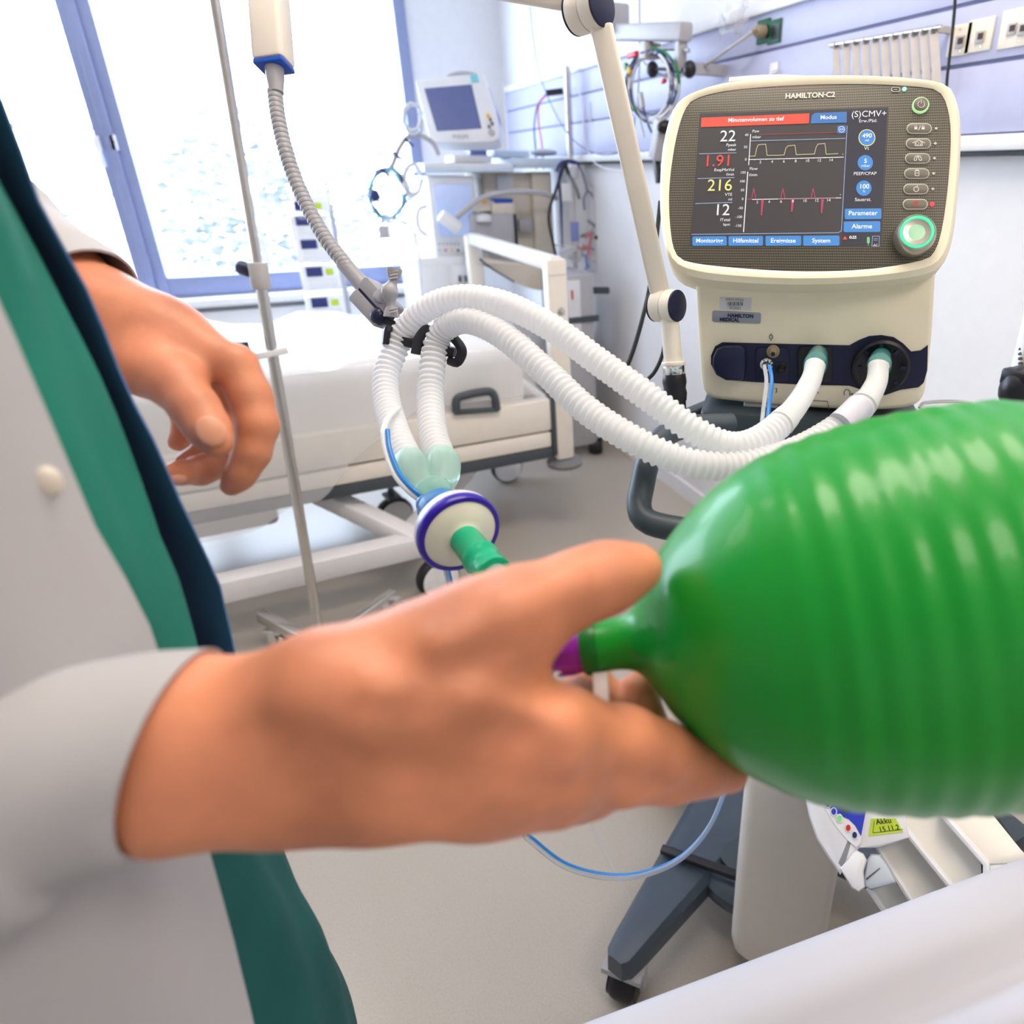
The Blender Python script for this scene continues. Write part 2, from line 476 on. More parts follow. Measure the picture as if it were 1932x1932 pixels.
# ceiling lamps (the room's own lights)
for i, (x, y) in enumerate(LAMPS):
    t = thing('ceiling_lamp', (x, y, CEIL - .05), ['flat ceiling lamp panel above the foreground bed', 'flat ceiling lamp panel above the ventilator', 'flat ceiling lamp panel above the bed'][i], 'lamp', 'ceiling lamp panels')
    MB().box2((x - .63, y - .33, CEIL - .05), (x + .63, y + .33, CEIL - .001), bev=.005).build('lamp_frame', 'white_trim', t)
    l = area('lamp_light', (0, 0, -.004), 1.2, 0.6, (19, 27, 12)[i], (1.0, 0.87, 0.73)); l.parent = t

# ------------------------------------------------------------------ medical supply duct on the right wall
DX = XW - 0.035
duct = thing('supply_duct', (XW, 2.0, 1.33), 'lavender medical supply duct running along the right wall', 'wall duct')
ya, yb = -1.2, onx(955, 200, DX)[1]
for z0, z1 in ((1.372, 1.498), (1.506, 1.609), (1.617, 1.705)):
    MB().box2((DX, ya, z0), (XW, yb, z1), bev=.002).build('duct_panel', 'duct_lavender', duct)
MB().box2((DX + .008, ya, 1.36), (XW, yb - .002, 1.71)).build('duct_core', 'duct_groove', duct)
MB().box2((DX - .012, ya, 1.705), (XW, yb + .004, 1.735), bev=.004).build('top_rail', 'white_trim', duct)
MB().box2((DX - .012, ya, 1.338), (XW, yb, 1.368), bev=.004).build('bottom_rail', 'white_trim', duct)
MB().box2((DX - .004, ya, 1.328), (XW, yb, 1.337)).build('rail_seal', 'black_rubber', duct)
MB().box2((DX - .006, yb, 1.33), (XW, yb + .012, 1.735), bev=.003).build('end_cap', 'white_trim', duct)
wx = DX
def wbox(mb, x0, y0, x1, y1, dep, off=0.0, bev=.002):
    p, q = onx(x0, y0, wx - off), onx(x1, y1, wx - off)
    return mb.box2((wx - off - dep, min(p[1], q[1]), min(p[2], q[2])), (wx - off, max(p[1], q[1]), max(p[2], q[2])), bev=bev)
# cream data outlets
for k, (xc, yc, hw, hh, socks) in enumerate(((1812, 76, 16, 28, 1), (1850, 67, 19, 29, 1), (1924, 52, 28, 33, 2))):
    lab = ['narrow cream wall socket plate nearest the hanging black cable', 'cream wall socket plate between two other plates', 'wide cream double socket plate at the right picture edge'][k]
    t = thing('socket_plate', onx(xc, yc + hh, wx), lab, 'wall socket', 'cream data outlets')
    wbox(MB(), xc - hw, yc - hh + 2, xc + hw, yc + hh - 2, .004).build('plate', 'outlet_cream', t)
    for j in range(socks):
        xs = xc + (0 if socks == 1 else (-14 + 20 * j))
        s_ = wbox(MB(), xs - 6, yc - 7, xs + 6, yc + 13, .004, .004, .0005).build('socket', 'grey_plastic', t)
        wbox(MB(), xs - 4, yc - 4, xs + 4, yc + 6, .001, .008, 0).build('opening', 'outlet_hole', s_)
    for yy in (yc - hh + 8, yc + hh - 8):
        p = onx(xc, yy, wx - .004); MB().cyl(p, p - EX * .0012, .0016, 8).build('screw', 'steel', t)
# green twin socket with plug
t = thing('mains_socket', onx(1455, 80, wx), 'green twin mains socket set into the lavender duct', 'wall socket')
for x0, x1 in ((1432, 1452), (1453, 1473)):
    sp = wbox(MB(), x0, 40, x1, 80, .006).build('socket', 'outlet_green', t)
    wbox(MB(), x0 + 4, 48, x1 - 4, 72, .001, .006, 0).build('opening', 'black_plastic', sp)
t = thing('power_plug', onx(1440, 62, wx), 'tan mains plug with grey cable in the green socket', 'plug')
p = onx(1444, 60, wx - .008)
MB().cyl(p, p + np.array([-.03, .004, 0]), .016, 16, .003).build('plug_body', 'tan_plug', t)
MB().cyl(p + np.array([-.03, .004, 0]), p + np.array([-.042, .008, -.002]), .007, 12, .002).build('strain_relief', 'tan_plug', t)
cp = [p + np.array([-.04, .008, -.002])] + [onx(x, y, wx - o) for x, y, o in ((1412, 66, .06), (1380, 88, .07), (1345, 114, .08), (1310, 134, .08), (1268, 146, .08), (1238, 136, .1), (1215, 118, .1), (1205, 92, .1))]
MB().tube(catmull(cp, 60), .0045, 8).build('cable', 'grey_plastic', t)
# small white wall hook
t = thing('wall_hook', onx(1462, 140, wx), 'small white hook stuck on the duct above the screen', 'hook')
wbox(MB(), 1455, 120, 1468, 138, .005).build('hook_plate', 'handle_white', t)
p = onx(1463, 132, wx - .006); MB().tube(catmull([p, p + np.array([-.014, 0, -.004]), p + np.array([-.016, 0, -.018]), p + np.array([-.010, 0, -.022])], 14), .0025, 8).build('hook_pin', 'handle_white', t)
# rack of hanging clip plates
rk = thing('clip_rack', onx(1670, 140, wx), 'steel rod rack on the duct carrying a row of white plates', 'rack')
pa, pb = onx(1572, 84, wx - .055), onx(1768, 52, wx - .055)
MB().cyl(pa + EY * .01, pb - EY * .012, .004).build('rod', 'steel', rk)
for q in (pa + EY * .008, pb + EY * .012):
    MB().bar(q, np.array([wx, q[1], q[2]]), .012, .012).build('bracket', 'grey_plastic', rk)
xs = np.linspace(1578, 1762, 11)
for i, x in enumerate(xs):
    yt = np.interp(x, [1578, 1762], [80, 51])
    top = onx(x, yt + 6, wx - .055)
    lab = 'white hanging clip plate, number %s from the left on the rod rack' % ('one two three four five six seven eight nine ten eleven'.split()[i])
    lab = ['leftmost white clip plate on the rod rack', 'second white clip plate from the left on the rod rack', 'third white clip plate from the left on the rod rack', 'fourth white clip plate from the left on the rod rack', 'fifth white clip plate from the left on the rod rack', 'middle white clip plate on the rod rack', 'fifth white clip plate from the right on the rod rack', 'fourth white clip plate from the right on the rod rack', 'third white clip plate from the right on the rod rack', 'second white clip plate from the right on the rod rack', 'rightmost white clip plate on the rod rack'][i]
    t = thing('clip_plate', top + EZ * -.13, lab, 'clip', 'white clip plates on the rod rack')
    # plates hang from the rod and fan out, each a thin rounded tongue seen nearly face on
    dn = nrm(np.array([.10, -.10 - .012 * i, -1]))
    wv = nrm(np.array([.40, -.90, 0])); wv = nrm(wv - dn * (wv @ dn)); nv = np.cross(wv, dn)
    hw = .0090
    out = [top + wv * hw * math.cos(a) - dn * hw * math.sin(a) for a in np.linspace(0, math.pi, 9)]
    out += [top - wv * hw + dn * .12, top + wv * hw + dn * .12]
    MB().poly([q - nv * .001 for q in out], nv * .002).build('tongue', 'clip_white', t)
    MB().cyl(top - nv * .0035, top + nv * .0035, .0062, 14, .001).build('eyelet', 'bumper_grey', t)
    MB().cyl(top - nv * .004, top + nv * .004, .0022, 10).build('eyelet_hole', 'dark_grey', t)
# hanging black cable
c = catmull([onx(x, y, wx - .06) for x, y in ((1803, -60), (1802, 0), (1797, 60), (1790, 120), (1786, 160), (1782, 240))], 30)
tag(MB().tube(c, .0032, 8).build('black_cable', 'black_rubber'), 'thin black cable hanging beside the cream socket plates', 'cable')
# crumpled clear bag on the duct's top rail
gx = []
for i in range(9):
    row = []
    for j in range(9):
        u, v = i / 8, j / 8
        q = onx(1358 + 62 * u * (1 - .35 * v), -30 + 95 * v, wx - .03 - .03 * math.sin(u * math.pi)) + rng.normal(size=3) * .006
        row.append(q)
    gx.append(row)
tag(MB().sheet(gx, .0015).build('clear_bag', 'clear_bag', angle=20), 'crumpled clear plastic bag hanging over the duct top edge', 'plastic bag')

# black plug with red and black leads on the duct, far left
t = thing('lead_plug', onx(1050, 190, wx), 'black plug on the duct with red and black leads', 'plug')
p0, p1 = onx(1062, 172, wx - .01), onx(1030, 176, wx - .08)
MB().bar(p0, p1, .028, .026, EZ, .004).build('plug_body', 'black_plastic', t)
for n, mt, pts in (('black_lead', 'dark_blue', ((1030, 178), (1014, 200), (1008, 240), (1010, 275), (1012, 320))), ('red_lead', 'red_plastic', ((1030, 180), (1017, 198), (1016, 230), (1022, 270), (1026, 320)))):
    MB().tube(catmull([onx(x, y, wx - .085) for x, y in pts], 30), .004, 8).build(n, mt, t)
# thin wall cables
for nm, lab, mt, r_, pts in (('blue_cable', 'thin blue cable looping from the ceiling across the duct', 'screen_slate', .0028, ((1000, 10), (1006, 70), (1018, 140), (1046, 210), (1080, 262), (1120, 288), (1160, 290), (1190, 270), (1200, 200))),
                      ('white_cable', 'thin white cable falling from the ceiling behind the grey pole', 'white_cable', .0025, ((1005, 8), (1040, 60), (1075, 125), (1097, 190), (1103, 260), (1120, 305), (1160, 322), (1200, 318))),
                      ('white_cable', 'short white cable sagging left of the arm elbow', 'white_cable', .0025, ((1000, 10), (1030, 32), (1060, 38), (1090, 36), (1130, 25))),
                      ('grey_cable', 'straight grey cable dropping in front of the coiled leads', 'machine_grey', .003, ((1206, -30), (1207, 60), (1206, 130), (1204, 200), (1216, 260)))):
    tag(MB().tube(catmull([onx(x, y, wx - .10) for x, y in pts], 50), r_, 8).build(nm, mt), lab, 'cable')
# socket strip slots on the duct
tag(wbox(MB(), 1112, 193, 1116, 229, .003, 0, 0).build('duct_slot', 'machine_grey'), 'small upright slot on the far duct panel', 'slot')

# grey swing arm with coiled leads
t = thing('swing_arm', onx(1200, 60, wx), 'grey metal swing arm fixed to the wall above the leads', 'wall arm')
A = lambda x, y, o=.16: onx(x, y, wx - o)
MB().bar(A(1150, 62), A(1295, 60), .045, .05, EZ, .008).build('arm_bar', 'machine_grey', t)
MB().box(A(1160, 38), (.04, .04, .045), bev=.01).build("arm_block", "machine_grey", t)
MB().bar(A(1287, 42), A(1283, 135), .03, .03, EX, .006).build('upright', 'machine_grey', t)
MB().bar(A(1283, 128), np.array([wx, A(1283, 128)[1], A(1283, 128)[2]]), .03, .03).build('wall_bracket', 'machine_grey', t)
MB().bar(A(1222, 72), A(1222, 96), .03, .03, EX, .005).build('hanger_post', 'machine_grey', t)
MB().box(A(1226, 97), (.03, .025, .022), bev=.006).build('hanger_head', 'grey_plastic', t)
MB().tube([A(1232, 92), A(1285, 92), A(1300, 96)], .006, 8).build('cross_rod', 'steel', t)
MB().tube([A(1234, 130), A(1270, 131), A(1300, 131)], .005, 8).build('knob_rod', 'black_plastic', t)
for x in (1231, 1301): MB().ell(A(x, 131), (.02, .02, .024)).build('knob', 'black_plastic', t)
cab = thing('coiled_leads', A(1228, 230), 'coil of coloured monitoring leads hanging below the swing arm', 'leads')
for i in range(13):
    mt = ['dark_blue', 'machine_grey', 'dark_grey', 'screen_slate', 'white_cable', 'dark_blue', 'machine_grey', 'green_plastic', 'screen_slate', 'dark_grey', 'white_cable', 'dark_blue', 'machine_grey'][i]
    cx, cy, rx, ry = 1230 + rng.uniform(-5, 5), 160 + rng.uniform(-6, 6), 44 + rng.uniform(-7, 6), 66 + rng.uniform(-8, 5)
    a0 = rng.uniform(-.5, .5)
    pts = [A(cx + rx * math.sin(a) + rng.normal() * 1.2, cy - ry * math.cos(a), .15 + .05 * rng.uniform()) for a in np.linspace(a0, a0 + 2 * math.pi * rng.uniform(.8, 1.0), 12)]
    MB().tube(catmull(pts, 60), rng.uniform(.0028, .005), 6).build('lead', mt, cab)
for n, mt, pts in (('lead_clip', 'red_plastic', ((1186, 106), (1202, 101))), ('lead_clip', 'green_plastic', ((1180, 122), (1184, 130))), ('lead_clip', 'yellow_plastic', ((1186, 128), (1190, 138))), ('lead_clip', 'red_plastic', ((1252, 150), (1253, 156))), ('lead_clip', 'yellow_plastic', ((1250, 218), (1250, 228))), ('lead_joint', 'machine_grey', ((1208, 175), (1213, 205)))):
    MB().bar(A(*pts[0], .19), A(*pts[1], .19), .016, .014, EX, .003).build(n, mt, cab)
MB().tube(catmull([A(x, y, .17) for x, y in ((1214, 205), (1225, 240), (1238, 262), (1262, 290), (1262, 340))], 24), .004, 6).build('lead', 'dark_blue', cab)
# hand grip probe hanging under the coil
t = thing('hanging_probe', A(1240, 330), 'grey probe hanging beneath the coiled leads', 'probe')
MB().bar(A(1250, 225, .2), A(1238, 300, .2), .05, .04, EX, .01).build('probe_body', 'machine_grey', t)
MB().bar(A(1238, 300, .2), A(1244, 345, .2), .02, .02, EX, .004).build('probe_tail', 'black_plastic', t)
MB().ell(A(1256, 240, .2), (.03, .02, .02)).build('probe_knob', 'black_plastic', t)

def yb(mb, x0, y0, x1, y1, Y, dy, bev=.004):
    p, q = ony(x0, y0, Y), ony(x1, y1, Y)
    return mb.box2((min(p[0], q[0]), Y, min(p[2], q[2])), (max(p[0], q[0]), Y + dy, max(p[2], q[2])), bev=bev)
def caster(parent, base, r, wid, ax, wheel='handle_white', tyre='black_rubber', fork='dark_grey', ztop=None, lbl=None):
    """a swivel caster: wheel with tyre, fork and stem; base is the floor contact point"""
    c = np.array(base, float) + EZ * r; ax = nrm(ax)
    cs = MB().lathe(c - ax * wid / 2, ax, [(0, r * .55), (0, r * .84), (wid * .12, r * .96), (wid * .3, r), (wid * .7, r), (wid * .88, r * .96), (wid, r * .84), (wid, r * .55)], 28).build('caster', tyre, parent)
    MB().lathe(c - ax * (wid / 2 + .006), ax, [(0, r * .4), (.003, r * .86), (wid + .009, r * .86), (wid + .012, r * .4)], 28).build('wheel_disc', wheel, cs)
    top = c + EZ * (r + .012) if ztop is None else np.array([c[0], c[1], ztop])
    f = MB()
    sd = np.cross(ax, EZ)
    f.bar(c + EZ * (r + .008) - ax * (wid / 2 + .012), c + EZ * (r + .008) + ax * (wid / 2 + .012), .05, .012)
    f.bar(c - ax * (wid / 2 + .010), c + EZ * (r + .012) - ax * (wid / 2 + .010), .022, .006, ax)
    f.cyl(c + EZ * (r + .008), top + EZ * .002, .012)
    f.build('caster_fork', fork, cs)
    return cs

# ------------------------------------------------------------------ hospital bed
YB = 2.15
bx = lambda x, y: ony(x, y, YB)
xr = bx(1050, 752)[0]; zt = bx(1050, 752)[2]; zm = bx(1050, 812)[2]; zb = bx(1055, 862)[2]
xl, ybk = -1.30, 3.02
bed = thing('hospital_bed', (-0.2, 2.6, 0), 'cream hospital bed frame standing in front of the window', 'bed')
MB().box2((xl, YB, zm + .004), (xr - .022, YB + .05, zt), bev=.008).build('side_panel', 'bed_cream', bed)
MB().box2((xl, YB, zb + .045), (xr - .026, YB + .05, zm - .004), bev=.008).build('side_panel', 'bed_cream', bed)
MB().box2((xl, YB + .002, zb), (xr - .012, YB + .05, zb + .043), bev=.012).build('bumper_strip', 'dark_grey', bed)
MB().box2((xr - .024, YB - .006, zb + .01), (xr + .004, YB + .055, zt + .004), bev=.01).build('corner_bracket', 'dark_grey', bed)
MB().box2((xl, YB + .05, zb + .03), (xr - .02, ybk, zb + .10)).build('platform', 'bed_white', bed)
MB().box2((xl, ybk - .05, zb), (xr - .02, ybk, zt), bev=.008).build('side_panel', 'bed_cream', bed)
pz0, pz1 = bx(1068, 865)[2], bx(1052, 492)[2]
pxc = bx(1053, 700)[0] + .012
yfar = onx(892, 458, pxc)[1]
for yy in (YB + .02, yfar):
    po = MB().box2((pxc - .035, yy - .03, pz0), (pxc + .035, yy + .03, pz1 + .006), bev=.014).build('post', 'bed_cream', bed)
    if yy < 2.5:
        bo = bx(1057, 586); MB().cyl(np.array([bo[0], yy - .029, bo[2]]), np.array([bo[0], yy - .034, bo[2]]), .014, 20, .002).build('bolt', 'steel', po)
        MB().box2((pxc - .032, yy - .0312, pz1 - .045), (pxc + .032, yy - .0295, pz1 - .043)).build('joint_line', 'machine_grey', po)
MB().bar((pxc, YB, pz1 - .012), (pxc, yfar, pz1 - .012), .05, .05, EZ, .012).build('top_rail', 'bed_white', bed)
MB().bar((pxc, YB, zb + .12), (pxc, yfar, zb + .12), .04, .10, EZ, .01).build('end_board', 'bed_cream', bed)
bm_ = bx(1070, 882)
MB().lathe((pxc + .005, YB + .02, pz0 - .038), EZ, [(0, .02), (0, .05), (.008, .066), (.022, .068), (.032, .05), (.038, .02)], 28).build('bumper_roller', 'bumper_grey', bed)
# under-carriage
MB().box2((-1.25, 1.99, .155), (.27, 2.06, .225), bev=.008).build('chassis_bar', 'bed_white', bed)
MB().box2((-1.25, 2.74, .155), (.76, 2.81, .225), bev=.008).build('chassis_bar', 'bed_white', bed)
MB().bar(onz(600, 930, .32), (.24, 2.04, .20), .06, .06, EZ, .008).build('lift_arm', 'bed_white', bed)
MB().bar((.18, 2.03, .19), (.70, 2.78, .19), .06, .06, EZ, .008).build('cross_bar', 'bed_white', bed)
MB().bar((-.9, 2.03, .19), (-.9, 2.78, .19), .06, .06, EZ, .008).build('cross_bar', 'bed_white', bed)
MB().box2((-.55, 2.32, .22), (-.15, 2.62, .36), bev=.02).build('lift_motor', 'bed_white', bed)
MB().bar((-.6, 2.4, .22), (-.25, 2.45, zb + .03), .05, .08, EZ, .01).build('lift_arm', 'bed_white', bed)
for q, ax in (((.285, 1.985, 0), (.25, -.97, 0)), ((.234, 2.52, 0), (.2, -.98, 0)), ((.765, 2.77, 0), (.05, -1, 0)), ((-.95, 2.03, 0), (.9, -.4, 0)), ((-.95, 2.77, 0), (.9, -.4, 0))):
    caster(bed, q, .072, .05, ax, ztop=.18)
# mattress
zmt = bx(985, 655)[2]; mxr = bx(992, 700)[0]
def mattress_rings():
    rings = []
    for x in np.concatenate([[xl + .01, xl + .03], np.linspace(xl + .06, mxr - .05, 20), [mxr - .02, mxr]]):
        e = 0.012 if x in (xl + .01, mxr) else 0
        r = []
        y0, y1, z0, z1 = YB + .02 + e, ybk - .06 - e, zb + .10 + e, zmt - e
        for (cx, cy, a0) in ((y1 - .05, z1 - .05, 0), (y0 + .05, z1 - .05, 90), (y0 + .05, z0 + .03, 180), (y1 - .05, z0 + .03, 270)):
            rr = .05 if a0 < 180 else .03
            for a in (0, 22, 45, 67, 90):
                t = math.radians(a0 + a); r.append((x, cx + rr * math.cos(t), cy + rr * math.sin(t)))
        rings.append(r)
    return rings
mt = tag(MB().loft(mattress_rings()).build('mattress', 'mattress_cloth'), 'thick white mattress lying on the hospital bed', 'mattress')
hp = catmull([bx(x, y) - EY * .006 for x, y in ((860, 776), (861, 752), (880, 744), (905, 739), (924, 738), (932, 748), (936, 772))], 40)
hd = MB().tube(hp, .014, 10).build('mattress_handle', 'dark_grey', mt)
MB().bar(bx(856, 777) - EY * .006, bx(939, 771) - EY * .006, .02, .014, EZ, .004).build('handle_base', 'dark_grey', mt)
# clear plastic cover with folds
U, V = 70, 44
g = []
for i in range(U):
    row = []
    x = xl + (mxr + .03 - xl) * i / (U - 1)
    for j in range(V):
        v = j / (V - 1)
        fold = .010 * math.sin(9 * x + 5 * v + 2 * math.sin(5 * x)) + .010 * math.sin(33 * v + 5 * x + 2 * math.sin(6 * x)) + .005 * math.sin(41 * x + 37 * v)
        if v < .55:
            y = ybk - .05 - (ybk - .06 - YB) * (v / .55); z = zmt + .016 + fold
        else:
            s_ = (v - .55) / .45
            hem = (zt + .03) - max(0, min(1, (.30 - x) / .5)) * .30 - max(0, .1 - abs(x + .0)) * .6
            y = YB - .004 - .008 * abs(math.sin(14 * x + 3 * s_)) - .02 * s_ * (x < .3); z = zmt - (zmt - hem) * s_ + .004
        row.append((x, y, z))
    g.append(row)
tag(MB().sheet(g, .001).build('plastic_cover', 'clear_film', angle=60), 'clear plastic dust cover draped over the mattress', 'plastic cover')

# ------------------------------------------------------------------ IV pole
ib = onz(605, 1213, .105)
iv = thing('drip_stand', (ib[0], ib[1], 0), 'slim steel drip stand on castors beside the doctor', 'drip stand')
top = ony(405, 0, ib[1] - .02); col = ony(487, 505, ib[1] - .01)
dirp = nrm(col - ib)
up_end = top + nrm(top - col) * .35
MB().cyl(ib - EZ * .01, col, .0125, 18).build('lower_pole', 'steel', iv)
MB().cyl(col - dirp * .02, up_end, .0095, 18).build('upper_pole', 'steel', iv)
cl = MB().cyl(col - dirp * .045, col + dirp * .012, .020, 24, .003).build('collar', 'grey_plastic', iv)
MB().cyl(col - dirp * .012, col - dirp * .012 + np.array([-.035, .03, .012]), .016, 14, .004).build('clamp_knob', 'navy_plastic', iv)
hk = MB()
for s_ in (-1, 1):
    hk.tube(catmull([up_end, up_end + EX * .05 * s_ + EZ * .02, up_end + EX * .10 * s_ + EZ * .01, up_end + EX * .11 * s_ + EZ * .04], 16), .004, 8)
hk.build('bag_hook', 'steel', iv)
MB().lathe(ib - EZ * .045, EZ, [(0, .022), (.035, .022), (.045, .016), (.055, .015)], 24).build('hub', 'steel', iv)
for (tx, ty, tz) in ((492, 1160, .115), (742, 1120, .115), (560, 1330, .10), (760, 1330, .10)):
    e = onz(tx, ty, tz); h0 = ib - EZ * .02
    if ty > 1300:
        e = ib + nrm(e - ib) * .30; e[2] = tz
    MB().bar(h0, e, .028, .036, EZ, .003).build('leg', 'steel', iv)
    dv = nrm(np.array([e[0] - ib[0], e[1] - ib[1], 0]))
    q = e + dv * (-.018); q[2] = 0
    caster(iv, q + np.array([.02, -.01, 0]), .032, .022, np.cross(dv, EZ) + dv * .3, 'chrome', 'black_rubber', 'chrome', ztop=e[2] - .01)
tp = ony(512, 668, ib[1] - .015)
MB().bar(tp + np.array([-.05, 0, -.004]), tp + np.array([.035, 0, .006]), .012, .016, EZ, .003).build('cable_tie', 'handle_white', iv)
MB().box(tp + np.array([-.055, .01, .02]), (.014, .01, .012), bev=.003).build('tie_lock', 'navy_plastic', iv)

# ------------------------------------------------------------------ syringe pump stack by the window
YP = 3.85
stk = thing('pump_rail_stand', (ony(600, 640, YP)[0], YP + .06, 0), 'thin pole stand behind the syringe pumps at the window', 'stand')
b0, b1 = ony(622, 385, YP + .06), ony(574, 76, YP + .06)
MB().cyl((b0[0], YP + .06, 0.02), (b0[0], YP + .06, b0[2]), .014).build('pole', 'machine_grey', stk)
MB().cyl((b0[0], YP + .06, b0[2]), b1, .006).build('rod', 'machine_grey', stk)
MB().cyl(b1 - EX * .012, b1 + EX * .012, .004).build('rod_hook', 'machine_grey', stk)
MB().lathe((b0[0], YP + .06, 0), EZ, [(0, .22), (.015, .22), (.03, .05), (.05, .02)], 32).build('base', 'machine_grey', stk)
for i, (x, y) in enumerate(((580, 390), (582, 418), (592, 462), (602, 514), (612, 572))):
    lab = ['topmost', 'second from the top of the', 'middle', 'second from the bottom of the', 'lowest'][i]
    lab = (lab + ' white syringe pump' + ('s' if 'of the' in lab else '') + ' stacked by the window')
    q = ony(x, y, YP)
    t = thing('syringe_pump', (q[0], YP, q[2] - .05), lab, 'syringe pump', 'stacked syringe pumps')
    yb(MB(), x - 38, y - 12, x + 44, y + 32, YP, .045, .012).build('pump_case', 'handle_white', t) if i != 0 else yb(MB(), x - 30, y - 20, x + 44, y + 8, YP, .045, .012).build('pump_case', 'handle_white', t)
    yb(MB(), x - 26, y - 9, x + 8, y + 7, YP - .004, .005, .001).build('display', 'dark_blue', t)
    yb(MB(), x + 12, y - 7, x + 28, y + 4, YP - .004, .005, .001).build('lamp_strip', 'lime_label', t)
    yb(MB(), x - 20, y + 14, x + 36, y + 24, YP - .014, .016, .005).build('syringe_holder', 'clear_bag', t)

# ------------------------------------------------------------------ anaesthesia machine
YA = 3.35
Z = lambda x, y: (660 + x / 3.578, 100 + y / 3.578)
an = thing('anaesthesia_machine', (1.0, YA + .25, 0), 'white anaesthesia machine with pale screen behind the bed end', 'medical machine')
def zb_(x0, y0, x1, y1, Y, dy, name, m, par=None, bev=.006):
    a_, b_ = Z(x0, y0), Z(x1, y1)
    return yb(MB(), a_[0], a_[1], b_[0], b_[1], Y, dy, bev).build(name, m, par or an)
zb_(498, 742, 1110, 806, YA - .05, .50, 'top_deck', 'machine_white')
zb_(1112, 706, 1450, 775, YA - .03, .48, 'top_shelf', 'pale_blue')
zb_(500, 770, 1110, 804, YA - .06, .03, 'deck_edge', 'pale_blue')
zb_(520, 830, 892, 1390, YA - .01, .36, 'front_column', 'machine_white', bev=.012)
sc_ = zb_(566, 885, 850, 1232, YA - .018, .01, 'screen', 'screen_pale')
for k in range(6): zb_(600 + k * 26, 1282, 612 + k * 26, 1296, YA - .018, .008, 'button', 'machine_grey', None, .001)
for k, mt_ in enumerate(('machine_grey', 'red_plastic', 'yellow_plastic', 'dark_grey')): zb_(600 + k * 42, 1326, 613 + k * 42, 1340, YA - .018, .008, 'button', mt_, None, .001)
zb_(892, 806, 1392, 1420, YA + .08, .34, 'main_cabinet', 'machine_beige', bev=.012)
zb_(1226, 800, 1392, 1420, YA + .04, .06, 'side_pillar', 'machine_beige', bev=.012)
zb_(990, 830, 1110, 920, YA + .06, .03, 'gauge_block', 'machine_white')
zb_(1140, 1120, 1240, 1205, YA + .02, .03, 'name_panel', 'machine_grey')
zb_(445, 1385, 830, 1900, YA - .04, .46, 'drawer_unit', 'machine_white', bev=.01)
zb_(470, 1440, 690, 1700, YA - .046, .01, 'drawer', 'machine_white'); zb_(700, 1440, 820, 1700, YA - .046, .01, 'drawer', 'machine_white')
for x in (735, 775): zb_(x, 1505, x + 22, 1545, YA - .056, .012, 'drawer_lock', 'dark_grey', None, .003)
q0 = ony(*Z(450, 1900), YA - .03); MB().box2((q0[0], YA - .03, .09), (1.30, YA + .42, q0[2] + .01), bev=.01).build('base_unit', 'machine_white', an)
for x, y in ((q0[0] + .06, YA + .03), (1.22, YA + .03), (q0[0] + .06, YA + .36), (1.22, YA + .36)):
    caster(an, (x, y, 0), .04, .03, (1, 0, 0), ztop=.1)
# absorber with canister, sensor and hose
zb_(815, 1088, 1130, 1340, YA - .06, .12, 'absorber', 'machine_grey', bev=.02)
zb_(955, 1000, 1120, 1090, YA - .05, .11, 'vaporizer', 'machine_beige', bev=.01)
zb_(972, 986, 1104, 1012, YA - .052, .114, 'vaporizer_band', 'blue_plastic', bev=.003)
zb_(830, 990, 960, 1070, YA - .05, .08, 'valve_block', 'machine_beige', bev=.01)
zb_(895, 992, 930, 1015, YA - .055, .01, 'valve_mark', 'yellow_plastic', bev=.002)
a_ = ony(*Z(905, 1120), YA - .07); MB().lathe(a_ - EZ * .01, EZ, [(0, .035), (.02, .035), (.03, .025), (.034, .0)], 20, (True, False)).build('valve_dome', 'machine_white', an)
zb_(1118, 1090, 1140, 1330, YA - .055, .06, 'latch_strip', 'dark_grey', bev=.003)
p0, p1 = ony(*Z(610, 1090), YA - .10), ony(*Z(740, 1190), YA - .10)
MB().cyl(p0, p1, .030, 20, .01).build('sensor_barrel', 'machine_white', an)
MB().tube(catmull([ony(*Z(x, y), YA - .10) for x, y in ((720, 1110), (790, 1050), (880, 985), (1000, 948), (1150, 935), (1290, 945), (1400, 980))], 40), .0125, 10).build('hose', 'machine_grey', an)
MB().tube(catmull([ony(*Z(x, y), YA - .06) for x, y in ((520, 1035), (470, 1050), (455, 1110), (470, 1190), (520, 1230))], 30), .009, 8).build('side_handle', 'machine_white', an)
# sagging table below (curved tray) 
tr = []
for i in range(13):
    u = i / 12; row = []
    xa, ya_ = Z(870 + 465 * u, 1385 + 40 * u)
    sag = math.sin(u ** 1.3 * math.pi * .62) * 45
    for j in range(6):
        v = j / 5
        c0 = ony(xa, ya_ + sag * v + 4, YA - .16 + .02 * v)
        row.append(c0)
    tr.append(row)
tray = thing('drip_tray', ony(*Z(1100, 1560), YA - .16), 'beige curved tray hanging below the anaesthesia machine', 'tray')
MB().sheet(tr, .03).build('tray_shell', 'machine_beige', tray)
MB().tube(catmull([ony(*Z(x, y), YA - .19) for x, y in ((878, 1390), (950, 1450), (1050, 1510), (1110, 1545))], 24), .004, 8).build('tray_rim', 'dark_grey', tray)
